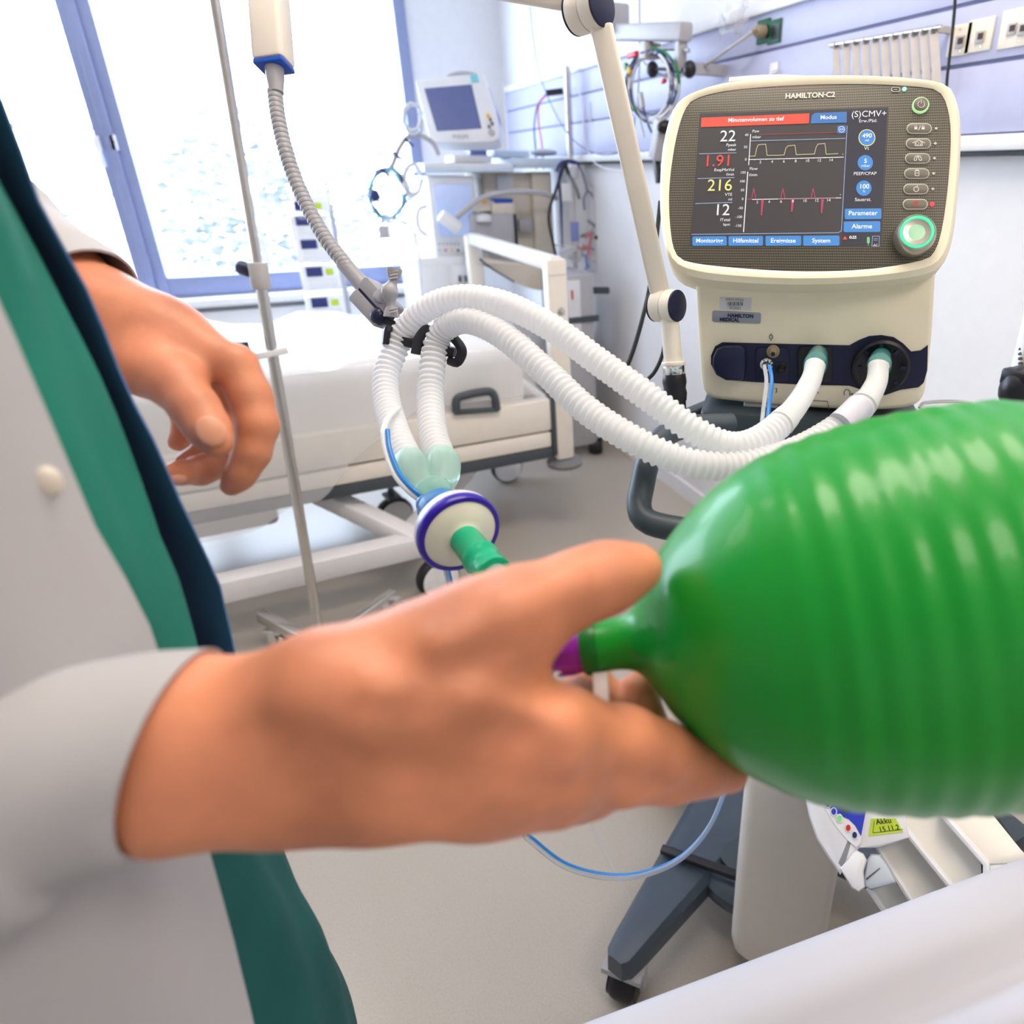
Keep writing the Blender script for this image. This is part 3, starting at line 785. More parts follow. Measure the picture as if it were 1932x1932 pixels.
# patient monitor on top
nM = nrm(np.array([-.40, -.86, .30])); oM = ony(860, 205, YA + .02)
mx_ = nrm(np.cross(EZ, nM)); mx_ = -mx_ if mx_[0] < 0 else mx_
MPt = lambda x, y, o=0.0: onplane(*Z(x, y), oM, nM) + nM * o
pm = thing('patient_monitor', ony(880, 300, YA + .1), 'grey patient monitor with dark slate screen on the anaesthesia machine', 'monitor')
MB().poly([MPt(x, y, -.10) for x, y in ((437, 182), (660, 150), (900, 134), (965, 330), (1012, 520), (1000, 580), (960, 600), (560, 606), (530, 570), (480, 370))], nM * .10, .012).build('monitor_case', 'machine_white', pm)
MB().poly([MPt(x, y, 0) for x, y in ((503, 242), (822, 213), (890, 510), (588, 528))], nM * .003).build('screen', 'screen_slate', pm)
MB().poly([MPt(x, y, 0) for x, y in ((812, 152), (862, 147), (874, 196), (824, 202))], nM * .003).build('label_patch', 'teal_label', pm)
mb = MB(); text_into(mb, 'PHILIPS', .022, MPt(748, 567, .002), mx_, np.cross(nM, mx_), bold=.0005); mb.build('maker_name', 'machine_grey', pm)
for x, y, r_, mt_ in ((936, 426, .008, 'yellow_plastic'), (950, 452, .006, 'dark_grey'), (962, 479, .007, 'dark_grey'), (942, 500, .006, 'dark_grey'), (958, 540, .014, 'machine_grey')):
    MB().cyl(MPt(x, y, 0), MPt(x, y, .01), r_, 14, .002).build('button', mt_, pm)
MB().tube(catmull([MPt(x, y, -.06) for x, y in ((624, 150), (660, 110), (740, 92), (820, 104), (858, 136))], 24), .010, 8).build('carry_handle', 'machine_grey', pm)
zb_(808, 606, 930, 700, YA + .10, .10, 'neck', 'screen_slate', pm, .008)
zb_(700, 690, 960, 742, YA + .04, .18, 'foot', 'machine_white', pm, .008)
MB().poly([MPt(x, y, -.14) for x, y in ((890, 150), (915, 170), (985, 370), (1000, 520), (960, 540), (900, 300))], nM * .06, .01).build('back_shell', 'screen_slate', pm)
# things on the deck
qd = ony(*Z(1060, 690), YA + .05)
tag(zb_(985, 655, 1215, 705, YA + .08, .16, 'foil_pack', 'pale_blue', None, .008), 'x', 'y')
fo = bpy.data.objects['foil_pack']; fo.parent = None; fo.location = WL(fo)
tag(fo, 'pale crumpled foil pack on the machine top', 'pack')
w_ = MB(); w_.ell(ony(*Z(1310, 672), YA + .08), (.068, .05, .016)); tag(w_.build('mask_pouch', 'machine_grey'), 'flat grey pouch on the machine top beside the pole', 'pouch')
# steel pole with hanging leads
t = thing('upright_pole', ony(*Z(1505, 820), YA - .12), 'grey upright pole rising beside the anaesthesia machine', 'pole')
p0, p1 = ony(*Z(1505, 815), YA - .12), ony(*Z(1466, 90), YA - .12)
MB().cyl((p0[0], p0[1], 0.03), p1, .0145, 18).build('pole', 'steel', t)
MB().lathe((p0[0], p0[1], 0), EZ, [(0, .1), (.02, .1), (.03, .02)], 24).build('pole_foot', 'steel', t)
MB().lathe(p0 - EZ * .02, EZ, [(0, .02), (.01, .028), (.05, .028), (.06, .02)], 20).build('pole_collar', 'machine_white', t)
hl = thing('hanging_tubes', ony(*Z(1450, 1380), YA - .16), 'black and navy tubes hanging from the upright pole', 'tubes')
for mt_, r_, pts in (('black_rubber', .007, ((1450, 745), (1400, 900), (1350, 1050), (1345, 1150), (1370, 1270), (1395, 1385))), ('dark_blue', .006, ((1440, 740), (1412, 850), (1425, 1000), (1432, 1200), (1436, 1310))),
                     ('black_rubber', .009, ((1455, 745), (1480, 820), (1530, 920), (1550, 985))), ('dark_blue', .006, ((1540, 750), (1570, 810), (1600, 925), (1580, 980), (1585, 1060))), ('dark_blue', .006, ((1600, 930), (1630, 950), (1655, 1005))),
                     ('dark_blue', .008, ((1395, 800), (1420, 750), (1470, 730), (1530, 740)))):
    MB().tube(catmull([ony(*Z(x, y), YA - .17) for x, y in pts], 30), r_, 8).build('tube', mt_, hl)
cb = thing('supply_bag', ony(*Z(1600, 1480), YA - .17), 'clear plastic bag of tubing and packs hanging from the pole', 'plastic bag')
rows = []
for (y, xa, xb) in ((760, 1500, 1560), (850, 1470, 1610), (960, 1440, 1680), (1080, 1430, 1740), (1180, 1425, 1800), (1260, 1420, 1790), (1340, 1420, 1770), (1420, 1425, 1790), (1475, 1450, 1780)):
    ring = []
    for a in np.linspace(0, 2 * math.pi, 20, endpoint=False):
        xm, xh = (xa + xb) / 2, (xb - xa) / 2
        q = ony(*Z(xm + xh * math.cos(a) + rng.normal() * 6, y + rng.normal() * 8), YA - .17) + EY * (.04 * math.sin(a) + rng.normal() * .006)
        ring.append(q)
    rows.append(ring)
MB().loft(rows, False, True).build('bag_film', 'clear_bag', cb, angle=25)
for i in range(16):
    mt_ = ['machine_grey', 'machine_white', 'white_cable', 'grey_plastic', 'red_plastic', 'machine_beige', 'dark_grey', 'blue_plastic'][i % 8]
    y = rng.uniform(1150, 1440); x = rng.uniform(1470, 1740)
    pts = [ony(*Z(x + rng.normal() * 40, y + rng.normal() * 30), YA - .17) + EY * rng.normal() * .012 for k in range(4)]
    MB().tube(catmull(pts, 16), rng.uniform(.004, .009), 7).build('coiled_tube', mt_, cb)
zb_(1490, 1140, 1550, 1270, YA - .19, .006, 'blue_packet', 'blue_plastic', cb, .001); zb_(1430, 880, 1500, 1000, YA - .18, .02, 'white_packet', 'machine_white', cb, .004)
MB().ell(ony(*Z(1664, 1245), YA - .21), (.01, .01, .01)).build('black_stopper', 'black_plastic', cb)
MB().ell(ony(*Z(1720, 1170), YA - .18), (.025, .01, .025)).build('red_cap', 'red_plastic', cb)
MB().ell(ony(*Z(1760, 1210), YA - .18), (.022, .01, .022)).build('green_cap', 'green_plastic', cb)
# coil of tubing and bulb left of the machine
co = thing('tubing_coil', ony(*Z(300, 1230), YA - .1), 'coils of clear and blue tubing with a dark bulb left of the monitor', 'tubing')
for i in range(9):
    cx, cy, rx, ry = [(255, 950, 115, 170), (260, 945, 120, 165), (250, 960, 110, 160), (240, 960, 160, 180), (420, 860, 60, 110), (430, 850, 55, 100), (420, 430, 55, 90), (250, 950, 118, 168), (430, 450, 60, 100)][i]
    mt_ = ['dark_blue', 'screen_slate', 'pale_blue', 'white_cable', 'white_cable', 'pale_blue', 'white_cable', 'teal_label', 'pale_blue'][i]
    pts = [ony(*Z(cx + rx * math.cos(a) + rng.normal() * 4, cy + ry * math.sin(a)), YA - .10 - .02 * rng.uniform()) for a in np.linspace(0, 2 * math.pi * .95, 14)]
    MB().tube(catmull(pts, 50), .004 if i < 4 else .007, 6).build('tube_loop', mt_, co)
MB().tube(catmull([ony(*Z(x, y), YA - .1) for x, y in ((600, 690), (560, 610), (480, 560), (390, 570), (330, 650), (280, 770), (220, 800))], 30), .010, 8).build('main_tube', 'machine_grey', co)
MB().ell(ony(*Z(168, 962), YA - .14), (.021, .021, .024)).build('bulb', 'dark_blue', co)
for a_, b_ in (((365, 575), (428, 630)), ((290, 668), (352, 718)), ((205, 780), (265, 828))):
    MB().bar(ony(*Z(*a_), YA - .13), ony(*Z(*b_), YA - .13), .010, .010, EY, .002).build('tie', 'dark_blue', co)
MB().box(ony(*Z(229, 1208), YA - .12), (.020, .010, .026), bev=.004).build('plug_tag', 'machine_grey', co)
MB().tube([ony(*Z(215, 1120), YA - .12), ony(*Z(225, 1185), YA - .12)], .004, 6).build('tag_lead', 'machine_grey', co)
MB().tube(catmull([ony(*Z(x, y), YA - .1) for x, y in ((215, 1100), (320, 1120), (420, 1180), (450, 1300), (470, 1400), (480, 1550), (490, 1690))], 40), .006, 8).build('drain_tube', 'white_cable', co)

# grey trolley behind the bed end
tg = thing('grey_cart', (1.18, 2.86, 0), 'narrow grey cart on a black castor between bed end and wall', 'cart')
YC = 2.86
yb(MB(), 1068, 520, 1128, 836, YC, .34, .01).build('cart_body', 'machine_grey', tg)
yb(MB(), 1072, 530, 1098, 640, YC - .006, .01, .003).build('clear_door', 'machine_white', tg)
yb(MB(), 1078, 548, 1082, 565, YC - .009, .004, 0).build('red_mark', 'red_plastic', tg)
yb(MB(), 1072, 600, 1130, 606, YC - .008, .01, 0).build('shelf_edge', 'dark_grey', tg)
MB().bar(ony(1120, 548, YC + .05), ony(1148, 548, YC + .05), .03, .03, EZ, .006).build('side_handle', 'dark_grey', tg)
q = onz(1130, 860); caster(tg, (q[0], q[1] + .04, 0), .045, .06, (.9, -.4, 0), 'black_rubber', 'black_rubber', 'machine_grey', ztop=.13)
q = onz(1095, 840); caster(tg, (q[0] - .05, q[1] + .2, 0), .045, .06, (.9, -.4, 0), 'black_rubber', 'black_rubber', 'machine_grey', ztop=.13)

# ------------------------------------------------------------------ ventilator
for n_, c_, s_ in (('scr_bg', s8(64, 60, 62), 1.0), ('scr_side', s8(48, 48, 62), 1.0), ('scr_red', s8(226, 84, 66), 1.0), ('scr_blue', s8(70, 138, 208), 1.0),
                   ('scr_blue_dim', s8(66, 120, 186), 1.0), ('scr_white', s8(240, 240, 240), 1.0), ('scr_num_red', s8(236, 76, 62), 1.0), ('scr_yellow', s8(238, 230, 140), 1.0),
                   ('scr_line', s8(150, 170, 200), 1.0), ('scr_olive', s8(200, 190, 140), 1.0), ('scr_pink', s8(186, 66, 98), 1.0), ('scr_alarm_line', s8(170, 48, 50), 1.0),
                   ('led_green', s8(170, 255, 220), 1.2), ('led_red', s8(255, 60, 80), 1.2), ('ring_green', s8(90, 240, 180), 1.0), ('ring_lime', s8(190, 240, 170), .9), ('scr_green', s8(120, 200, 120), 1.0)):
    glow(n_, c_, s_)
mat('alarm_lamp_red', s8(250, 190, 190), 0.35, emit=s8(255, 110, 120), estr=0.35)
mat('button_grey', s8(112, 108, 98), 0.45)
mat('button_rim', s8(200, 196, 186), 0.4)
mat('knob_silver', s8(190, 186, 176), 0.28, metal=0.7)
mat('print_white', (0.75, 0.74, 0.72), 0.6)
mat('print_navy', s8(38, 40, 80), 0.6)
mat('print_grey', s8(120, 120, 124), 0.6)
mat('plate_grey', s8(150, 154, 168), 0.35, metal=0.3)
mat('sticker', s8(206, 208, 220), 0.5)
mat('column_beige', s8(234, 228, 220), 0.4, var=0.01)
mat('slate', s8(66, 78, 92), 0.42, var=0.06, scale=40)
mat('trolley_dark', s8(58, 70, 78), 0.45)
mat('tube_white', (0.93, 0.94, 0.96), 0.30, var=0.01)
translucent('tube_white', .45, (.95, .96, .98))
mat('cuff_white', (0.88, 0.90, 0.90), 0.32, var=0.01)
translucent('cuff_white', .35, (.93, .95, .95))
mat('teal_plastic', s8(70, 146, 146), 0.25, trans=0.25, spec=0.6)
mat('mint_plastic', s8(224, 250, 242), 0.12, trans=0.75, ior=1.15)
translucent('mint_plastic', .35, s8(222, 250, 240))
mat('green_adapter', s8(40, 200, 150), 0.2, trans=0.35, ior=1.25)
mat('blue_ring', s8(60, 140, 210), 0.22, trans=0.3)
mat('filter_white', s8(226, 222, 236), 0.3, trans=0.1)
mat('filter_face', s8(232, 226, 212), 0.4)
mat('violet_ring', s8(44, 16, 160), 0.3)
mat('clear_tube', (0.88, 0.92, 0.94), 0.12, trans=0.7, ior=1.2)
mat('blue_line', s8(26, 124, 206), 0.25)
m = mat('perforated', s8(92, 88, 80), 0.45)
nt = m.node_tree; b = nt.nodes['Principled BSDF']
tc = nt.nodes.new('ShaderNodeTexCoord')
vd = [nt.nodes.new('ShaderNodeVectorMath') for _ in range(2)]
dots = []
E1 = np.array([.7857, -.6184, .0155]); E2 = np.array([.2776, .3749, .8845]); EN = np.array([-.5528, -.6907, .4662])
for nd, ax in zip(vd, (E1, E2)):
    nd.operation = 'DOT_PRODUCT'; nd.inputs[1].default_value = ax
    nt.links.new(tc.outputs['Object'], nd.inputs[0])
    a1 = nt.nodes.new('ShaderNodeMath'); a1.operation = 'MULTIPLY'; a1.inputs[1].default_value = 2 * math.pi / (0.0019 if ax is E1 else 0.0030)
    a2 = nt.nodes.new('ShaderNodeMath'); a2.operation = 'SINE'
    nt.links.new(nd.outputs['Value'], a1.inputs[0]); nt.links.new(a1.outputs[0], a2.inputs[0]); dots.append(a2)
mu = nt.nodes.new('ShaderNodeMath'); mu.operation = 'MULTIPLY'
ab = [nt.nodes.new('ShaderNodeMath') for _ in range(2)]
for q, d in zip(ab, dots):
    q.operation = 'ADD'; q.inputs[1].default_value = 1.0; nt.links.new(d.outputs[0], q.inputs[0])
nt.links.new(ab[0].outputs[0], mu.inputs[0]); nt.links.new(ab[1].outputs[0], mu.inputs[1])
rp = nt.nodes.new('ShaderNodeValToRGB'); rp.color_ramp.elements[0].position = .25; rp.color_ramp.elements[1].position = .6
rp.color_ramp.elements[0].color = (*s8(66, 63, 57), 1); rp.color_ramp.elements[1].color = (*s8(134, 128, 112), 1)
dv_ = nt.nodes.new('ShaderNodeMath'); dv_.operation = 'MULTIPLY'; dv_.inputs[1].default_value = .25
nt.links.new(mu.outputs[0], dv_.inputs[0]); nt.links.new(dv_.outputs[0], rp.inputs['Fac']); nt.links.new(rp.outputs['Color'], b.inputs['Base Color'])

SO = np.array([.5356, .6634, 1.2923])
sp = lambda x, y, o=0.0: onplane(x, y, SO, EN) + EN * o
HN = nrm(np.array([EN[0], EN[1], 0])); HX = nrm(np.array([E1[0], E1[1], 0]))
BO = SO + HN * .03
bp = lambda x, y, o=0.0: onplane(x, y, BO, HN) + HN * o
vent = thing('ventilator', bp(1535, 772, -.1), 'cream intensive care ventilator with a lit colour touchscreen', 'ventilator')
V3 = lambda u, v: (1230 + u / 3.22, 120 + v / 3.22)
outer = [(150, 230), (260, 158), (500, 95), (900, 62), (1300, 60), (1600, 78), (1780, 110), (1850, 190), (1885, 380), (1872, 720), (1832, 1070), (1765, 1220), (1640, 1283), (1300, 1325), (900, 1340), (500, 1325), (240, 1290), (115, 1215), (62, 1050), (42, 800), (58, 520), (100, 330)]
inner = [(212, 262), (290, 205), (500, 160), (900, 130), (1300, 125), (1600, 140), (1725, 162), (1785, 235), (1815, 420), (1800, 720), (1762, 1000), (1712, 1148), (1620, 1200), (1300, 1250), (900, 1262), (500, 1240), (215, 1203), (140, 1140), (112, 1000), (104, 800), (122, 600), (160, 400)]
def angres(pl, n=120):
    c = catmull(pl, 900, True); o = np.array([960, 700.]); a = np.arctan2(c[:, 1] - o[1], c[:, 0] - o[0]); r = np.hypot(*(c - o).T)
    k = np.argsort(a); t = np.linspace(-math.pi, math.pi, n, endpoint=False)
    rr = np.interp(t, a[k], r[k], period=2 * math.pi); return np.stack([o[0] + rr * np.cos(t), o[1] + rr * np.sin(t)], 1)
ro, ri = angres(outer), angres(inner)
cen = np.array([960, 700.])
def ring3(pl, off): return [sp(*V3(*q), 0) + EN * off for q in pl]
def scl(pl, k): return cen + (pl - cen) * k
MB().loft([ring3(scl(ro, .90), -.075), ring3(scl(ro, .97), -.06), ring3(ro, -.045), ring3(ro, -.010), ring3(scl(ro, .995), -.003), ring3(ro * .6 + ri * .4, .002), ring3(ro * .25 + ri * .75, .002), ring3(ri, .0)], True, False).build('screen_housing', 'cream', vent)
fp = MB(); fp.loft([ring3(ri, -.004), ring3(ri, -.0005), ring3(scl(ri, .98), .0002)])
fp.build('front_panel', 'perforated', vent, origin=SO)
# alarm lamp on the top edge
al = MB(); al.loft([[sp(1375 + 200 * t, 149 - 7 * math.sin(t * math.pi) - 3 * (1 - t), o) + E2 * hgt for o, hgt in ((-.004, -.002), (-.006, .004), (-.02, .006), (-.03, .004), (-.03, -.004))] for t in np.linspace(0, 1, 14)])
al.build('alarm_lamp', 'alarm_lamp_red', vent)

ZS = lambda x, y: (1290 + x / 4.83, 190 + y / 4.83)
ss = lambda x, y, o=0.0: sp(*ZS(x, y), o)
mm_ = .211 / 358 / 4.83            # metres per zoomed pixel on the screen
def srect(mb, pts, o=.0011): mb.add([ss(x, y, o) for x, y in pts], [tuple(range(len(pts)))])
scr = MB().poly([ss(x, y, -.001) for x, y in ((52, 1325), (148, 118), (1865, 62), (1800, 1330))], EN * .0015).build('screen', 'scr_bg', vent)
mb = MB(); srect(mb, [(1492, 100), (1848, 85), (1790, 1310), (1440, 1322)], .0008); mb.build('side_bar', 'scr_side', scr)
def sobj(name, m, fn):
    q = MB(); fn(q); return q.build(name, m, scr)
def rr_(x0, y0, x1, y1, sk=0.0):  # rounded rectangle in zoomed pixels, sk = vertical drop per px to follow the photo's perspective
    r = 12; out = []
    for cx, cy, a0 in ((x1 - r, y0 + r, -90), (x1 - r, y1 - r, 0), (x0 + r, y1 - r, 90), (x0 + r, y0 + r, 180)):
        for a in (0, 30, 60, 90):
            t = math.radians(a0 + a); out.append((cx + r * math.cos(t), cy + r * math.sin(t) + sk * (cx - x0)))
    return out
E1s = nrm(sp(1670, 335) - sp(1310, 335))
def T(mb, s, x, y, cap, align='CENTER', bold=0.0): text_into(mb, s, cap / .70 * mm_, ss(x, y, .0016), E1, np.cross(EN, E1), align, bold=bold * mm_)
sobj('alarm_banner', 'scr_red', lambda q: srect(q, [(162, 160), (1145, 120), (1140, 212), (158, 246)]))
sobj('touch_button', 'scr_blue_dim', lambda q: srect(q, [(1165, 140), (1195, 117), (1485, 106), (1483, 204), (1158, 212)]))
for (x0, y0, x1, y1) in ((80, 1240, 392, 1326), (408, 1238, 722, 1326), (745, 1236, 1070, 1326), (1088, 1234, 1418, 1326)):
    sobj('touch_button', 'scr_blue', lambda q: srect(q, rr_(x0, y0, x1, y1, -.006)))
sobj('touch_button', 'scr_blue', lambda q: srect(q, rr_(1466, 988, 1800, 1084, -.008)))
sobj('touch_button', 'scr_blue', lambda q: srect(q, rr_(1456, 1104, 1790, 1202, -.008)))
sobj('touch_button', 'scr_blue_dim', lambda q: srect(q, rr_(1398, 232, 1476, 304, -.03)))
circ = lambda x, y, r, n=28: [(x + r * math.cos(a), y + r * math.sin(a)) for a in np.linspace(0, 2 * math.pi, n, endpoint=False)]
sobj('dial_rim', 'scr_yellow', lambda q: srect(q, circ(1668, 342, 77), .0010))
for x, y in ((1668, 342), (1653, 570), (1640, 802)): sobj('dial', 'scr_blue', lambda q: srect(q, circ(x, y, 70), .0012))
def stroke(q, pts, w, o=.0013):
    for (x0, y0), (x1, y1) in zip(pts[:-1], pts[1:]):
        d = nrm((x1 - x0, y1 - y0)); k = np.array([-d[1], d[0]]) * w / 2; e = d * w * .3
        srect(q, [(x0 + k[0] - e[0], y0 + k[1] - e[1]), (x1 + k[0] + e[0], y1 + k[1] + e[1]), (x1 - k[0] + e[0], y1 - k[1] + e[1]), (x0 - k[0] - e[0], y0 - k[1] - e[1])], o)
def whites(q):
    T(q, 'Minutenvolumen zu tief', 655, 180, 38, bold=1); T(q, 'Modus', 1318, 160, 38, bold=1)
    T(q, '22', 478, 332, 108, 'RIGHT'); T(q, '12', 424, 1005, 108, 'RIGHT')
    for s_, x, y, c_ in (('Ppeak', 480, 410, 28), ('mbar', 478, 452, 26), ('ExspMinVol', 462, 636, 28), ('l/min', 460, 678, 26), ('VTE', 442, 862, 28), ('ml', 442, 905, 26), ('fTotal', 425, 1092, 28), ('bpm', 424, 1134, 26)): T(q, s_, x, y, c_, 'RIGHT')
    for s_, x, y in (('40', 590, 320), ('20', 580, 430), ('0', 574, 543), ('150', 566, 662), ('100', 558, 742), ('50', 552, 822), ('0', 546, 903), ('-50', 540, 985), ('-100', 534, 1066), ('-150', 526, 1146)): T(q, s_, x, y, 24, 'RIGHT')
    for i, s_ in enumerate(('2', '4', '6', '8', '10', '12', '14')): T(q, s_, 698 + 107 * i, 567 - 3 * i, 26); T(q, s_, 670 + 108 * i, 932 - 3 * i, 26)
    T(q, 's', 1448, 494, 16); T(q, 's', 1426, 862, 16)
    for s_, x, y in (('Paw', 625, 287), ('mbar', 625, 340), ('Flow', 600, 628), ('l/min', 596, 684)): T(q, s_, x, y, 27, 'LEFT')
    T(q, '(S)CMV+', 1686, 130, 58); T(q, 'Erw./Päd.', 1678, 192, 30)
    T(q, '490', 1668, 328, 40, bold=1); T(q, 'ml', 1668, 368, 26); T(q, 'Vt', 1664, 442, 32); T(q, '5', 1655, 558, 40, bold=1); T(q, 'mbar', 1655, 600, 26)
    T(q, 'PEEP/CPAP', 1650, 672, 30); T(q, '100', 1642, 790, 42, bold=1); T(q, '%', 1640, 832, 22); T(q, 'Sauerst.', 1632, 908, 32)
    T(q, 'Parameter', 1630, 1032, 42, bold=1); T(q, 'Alarme', 1622, 1152, 42, bold=1)
    for s_, x in (('Monitoring', 235), ('Hilfsmittel', 565), ('Ereignisse', 905), ('System', 1252)): T(q, s_, x, 1282, 40, bold=1)
    T(q, '0:25', 1540, 1252, 26, bold=1); T(q, '1', 1680, 1320, 18); T(q, 'AC', 1745, 1322, 18)
    stroke(q, circ(1437, 268, 26) + [(1463, 268)], 4, .0016); T(q, '«»', 1437, 266, 26)
sobj('screen_lettering', 'scr_white', whites)
sobj('red_reading', 'scr_num_red', lambda q: T(q, '1.91', 446, 556, 112, 'RIGHT'))
sobj('alarm_icon', 'scr_num_red', lambda q: srect(q, [(1448, 1270), (1488, 1268), (1468, 1234)], .0013))
sobj('yellow_reading', 'scr_yellow', lambda q: T(q, '216', 446, 780, 112, 'RIGHT'))
def axes_(q):
    stroke(q, [(610, 312), (592, 590)], 7); stroke(q, [(590, 542), (1455, 520)], 6); stroke(q, [(584, 655), (545, 1200)], 8); stroke(q, [(625, 905), (1432, 890)], 6)
    for i in range(8): stroke(q, [(700 + 107 * i - 54, 540 - 3 * i), (700 + 107 * i - 54, 546 - 3 * i)], 5)
sobj('graph_axes', 'scr_white', axes_)
def lines_(q):
    stroke(q, [(610, 372), (1470, 349)], 6)
    for y, x0, x1 in ((486, 142, 478), (711, 128, 460), (938, 108, 442)): stroke(q, [(x0, y + 4), (x1, y - 6)], 6)
    stroke(q, [(75, 1222), (1405, 1208), (1436, 1190), (1488, 236)], 6)
    stroke(q, [(1718, 1240), (1780, 1238), (1778, 1330), (1712, 1330), (1718, 1240)], 5); stroke(q, [(1728, 1275), (1764, 1274)], 4); stroke(q, [(1728, 1262), (1764, 1261)], 4)
sobj('divider_lines', 'scr_line', lines_)
sobj('alarm_limit_line', 'scr_alarm_line', lambda q: stroke(q, [(690, 314), (1395, 293)], 5))
wave = [(605, 512), (650, 511), (665, 440), (680, 408), (745, 402), (752, 440), (758, 504), (870, 503), (915, 500), (930, 440), (950, 418), (1012, 412), (1018, 450), (1024, 498), (1190, 492), (1205, 430), (1222, 402), (1285, 396), (1290, 430), (1296, 494), (1405, 489)]
sobj('pressure_curve', 'scr_olive', lambda q: stroke(q, wave, 6, .0015))
def flow(q):
    stroke(q, [(582, 902), (625, 902)], 6, .0015); stroke(q, [(860, 902), (1380, 892)], 4, .0016)
    for x, x2, yb_ in ((638, 710, 1050), (903, 985, 1020), (1178, 1256, 1030)):
        stroke(q, [(x - 18, 895), (x, 805), (x + 18, 893)], 7, .0015)
        srect(q, [(x2 - 4, 905), (x2 + 20, 905), (x2 + 4, yb_), (x2 - 8, yb_)], .0015)
sobj('flow_curve', 'scr_pink', flow)
sobj('battery_icon', 'scr_green', lambda q: srect(q, rr_(1668, 1244, 1694, 1306)))
# buttons beside the screen
vv = lambda x, y, o=0.0: sp(*V3(x, y), o)
mv = .211 / 358 / 3.22
def pill(cx, cy, hw, hh, n=10):
    out = []
    for sx, a0 in ((1, -90), (-1, 90)):
        for a in np.linspace(a0, a0 + 180, n): t = math.radians(a); out.append((cx + sx * (hw - hh) + hh * math.cos(t), cy + hh * math.sin(t)))
    return out
icons = ['lock', 'home', 'lung', 'bottle', 'apple', 'bell']
for i, (x, y) in enumerate(((1622, 399), (1617, 490), (1612, 580), (1607, 672), (1602, 766), (1598, 858))):
    bt = MB().poly([vv(*q, 0) for q in pill(x, y, 77, 32)], EN * .0018, .0006).build('push_button', 'button_rim', vent)
    MB().poly([vv(*q, .0012) for q in pill(x, y, 71, 26)], EN * .0012, .0005).build('button_face', 'button_grey', bt)
    ic = MB()
    def st(pts, w=4):
        for (x0, y0), (x1, y1) in zip(pts[:-1], pts[1:]):
            d = nrm((x1 - x0, y1 - y0)); k = np.array([-d[1], d[0]]) * w / 2
            ic.add([vv(x + x0 + k[0], y + y0 + k[1], .0026), vv(x + x1 + k[0], y + y1 + k[1], .0026), vv(x + x1 - k[0], y + y1 - k[1], .0026), vv(x + x0 - k[0], y + y0 - k[1], .0026)], [(0, 1, 2, 3)])
    if i == 0:
        for sx in (-22, 22): st([(sx - 9, 2), (sx + 9, 2)], 14); st([(sx - 6, -6), (sx - 6, -12), (sx + 6, -12), (sx + 6, -6)], 3)
        st([(6, -14), (-6, 14)], 4)
    elif i == 1:
        st([(-38, 0), (0, -18), (38, 0)], 4); st([(-22, -4), (-22, 16), (22, 16), (22, -4)], 4); text_into(ic, 'O2', 20 * mv / .7, vv(x, y + 4, .0026), E1, np.cross(EN, E1))
    elif i == 2:
        for sx in (-1, 1): st([(sx * 5, -10), (sx * 14, -12), (sx * 22, 6), (sx * 22, 16), (sx * 8, 14), (sx * 5, -10)], 4)
        st([(0, -18), (0, -2)], 4)
    elif i == 3: st([(-12, -14), (-12, 16), (12, 16), (12, -14), (-12, -14)], 4); st([(-8, 0), (8, 0)], 4); st([(-8, -18), (10, -18)], 4)
    elif i == 4: st([(a * 1., b_ * 1.) for a, b_ in circ(0, 4, 15, 14)] + [(15, 4)], 4); st([(-2, -6), (10, -20)], 4)
    else: st([(-10, 12), (-8, -8), (0, -16), (8, -8), (10, 12), (-10, 12)], 4); st([(-16, 16), (16, -16)], 4)
    ic.build('button_icon', 'print_white' if i < 5 else 'red_plastic', bt)
    lx = x + 103
    MB().cyl(vv(lx, y - 2, -.001), vv(lx, y - 2, .0012), 8 * mv if i < 5 else 14 * mv, 12).build('indicator_led', 'button_rim' if i < 5 else 'led_red', vent)
pw = MB().cyl(vv(1630, 258, -.001), vv(1630, 258, .003), 49 * mv, 32, .0008).build('power_button', 'ring_lime', vent)
MB().cyl(vv(1630, 258, .002), vv(1630, 258, .0042), 40 * mv, 32, .0008).build('power_face', 'button_grey', pw)
ic = MB(); pts = [vv(1630 + 20 * math.sin(a), 262 - 20 * math.cos(a), .0045) for a in np.linspace(.5, 2 * math.pi - .5, 20)]
ic.tube(pts, 2.2 * mv, 6); ic.tube([vv(1630, 234, .0045), vv(1630, 258, .0045)], 2.2 * mv, 6); ic.build('power_icon', 'print_white', pw)
MB().cyl(vv(1533, 157, -.001), vv(1533, 157, .0012), 13 * mv, 14).build('battery_led', 'led_green', vent)
ic = MB(); q = pill(1480, 160, 26, 13); ic.tube([vv(*k, .0006) for k in q + [q[0]]], 2.4 * mv, 5); ic.tube([vv(1470, 160, .0006), vv(1490, 160, .0006)], 2.4 * mv, 5); ic.build('battery_symbol', 'print_white', vent)
mb = MB(); text_into(mb, 'HAMILTON·C2', 32 * mv / .7, vv(960, 197, .0008), E1, np.cross(EN, E1), bold=1.6 * mv); mb.build('model_lettering', 'print_white', vent)
kc = vv(1588, 1062, 0); KR = 118 * mv
kb = MB().lathe(kc, EN, [(-.002, KR * 1.0), (.004, KR), (.012, KR * .97), (.016, KR * .92), (.018, KR * .84), (.016, KR * .80)], 40).build('rotary_knob', 'knob_silver', vent)
MB().lathe(kc + EN * .0150, EN, [(0, KR * .80), (.003, KR * .80), (.0035, KR * .70), (.001, KR * .68)], 40).build('knob_light_ring', 'ring_green', kb)
MB().lathe(kc + EN * .0155, EN, [(0, KR * .68), (.0015, KR * .66), (.0005, KR * .40), (0, 0.0005)], 40).build('knob_face', 'knob_silver', kb)

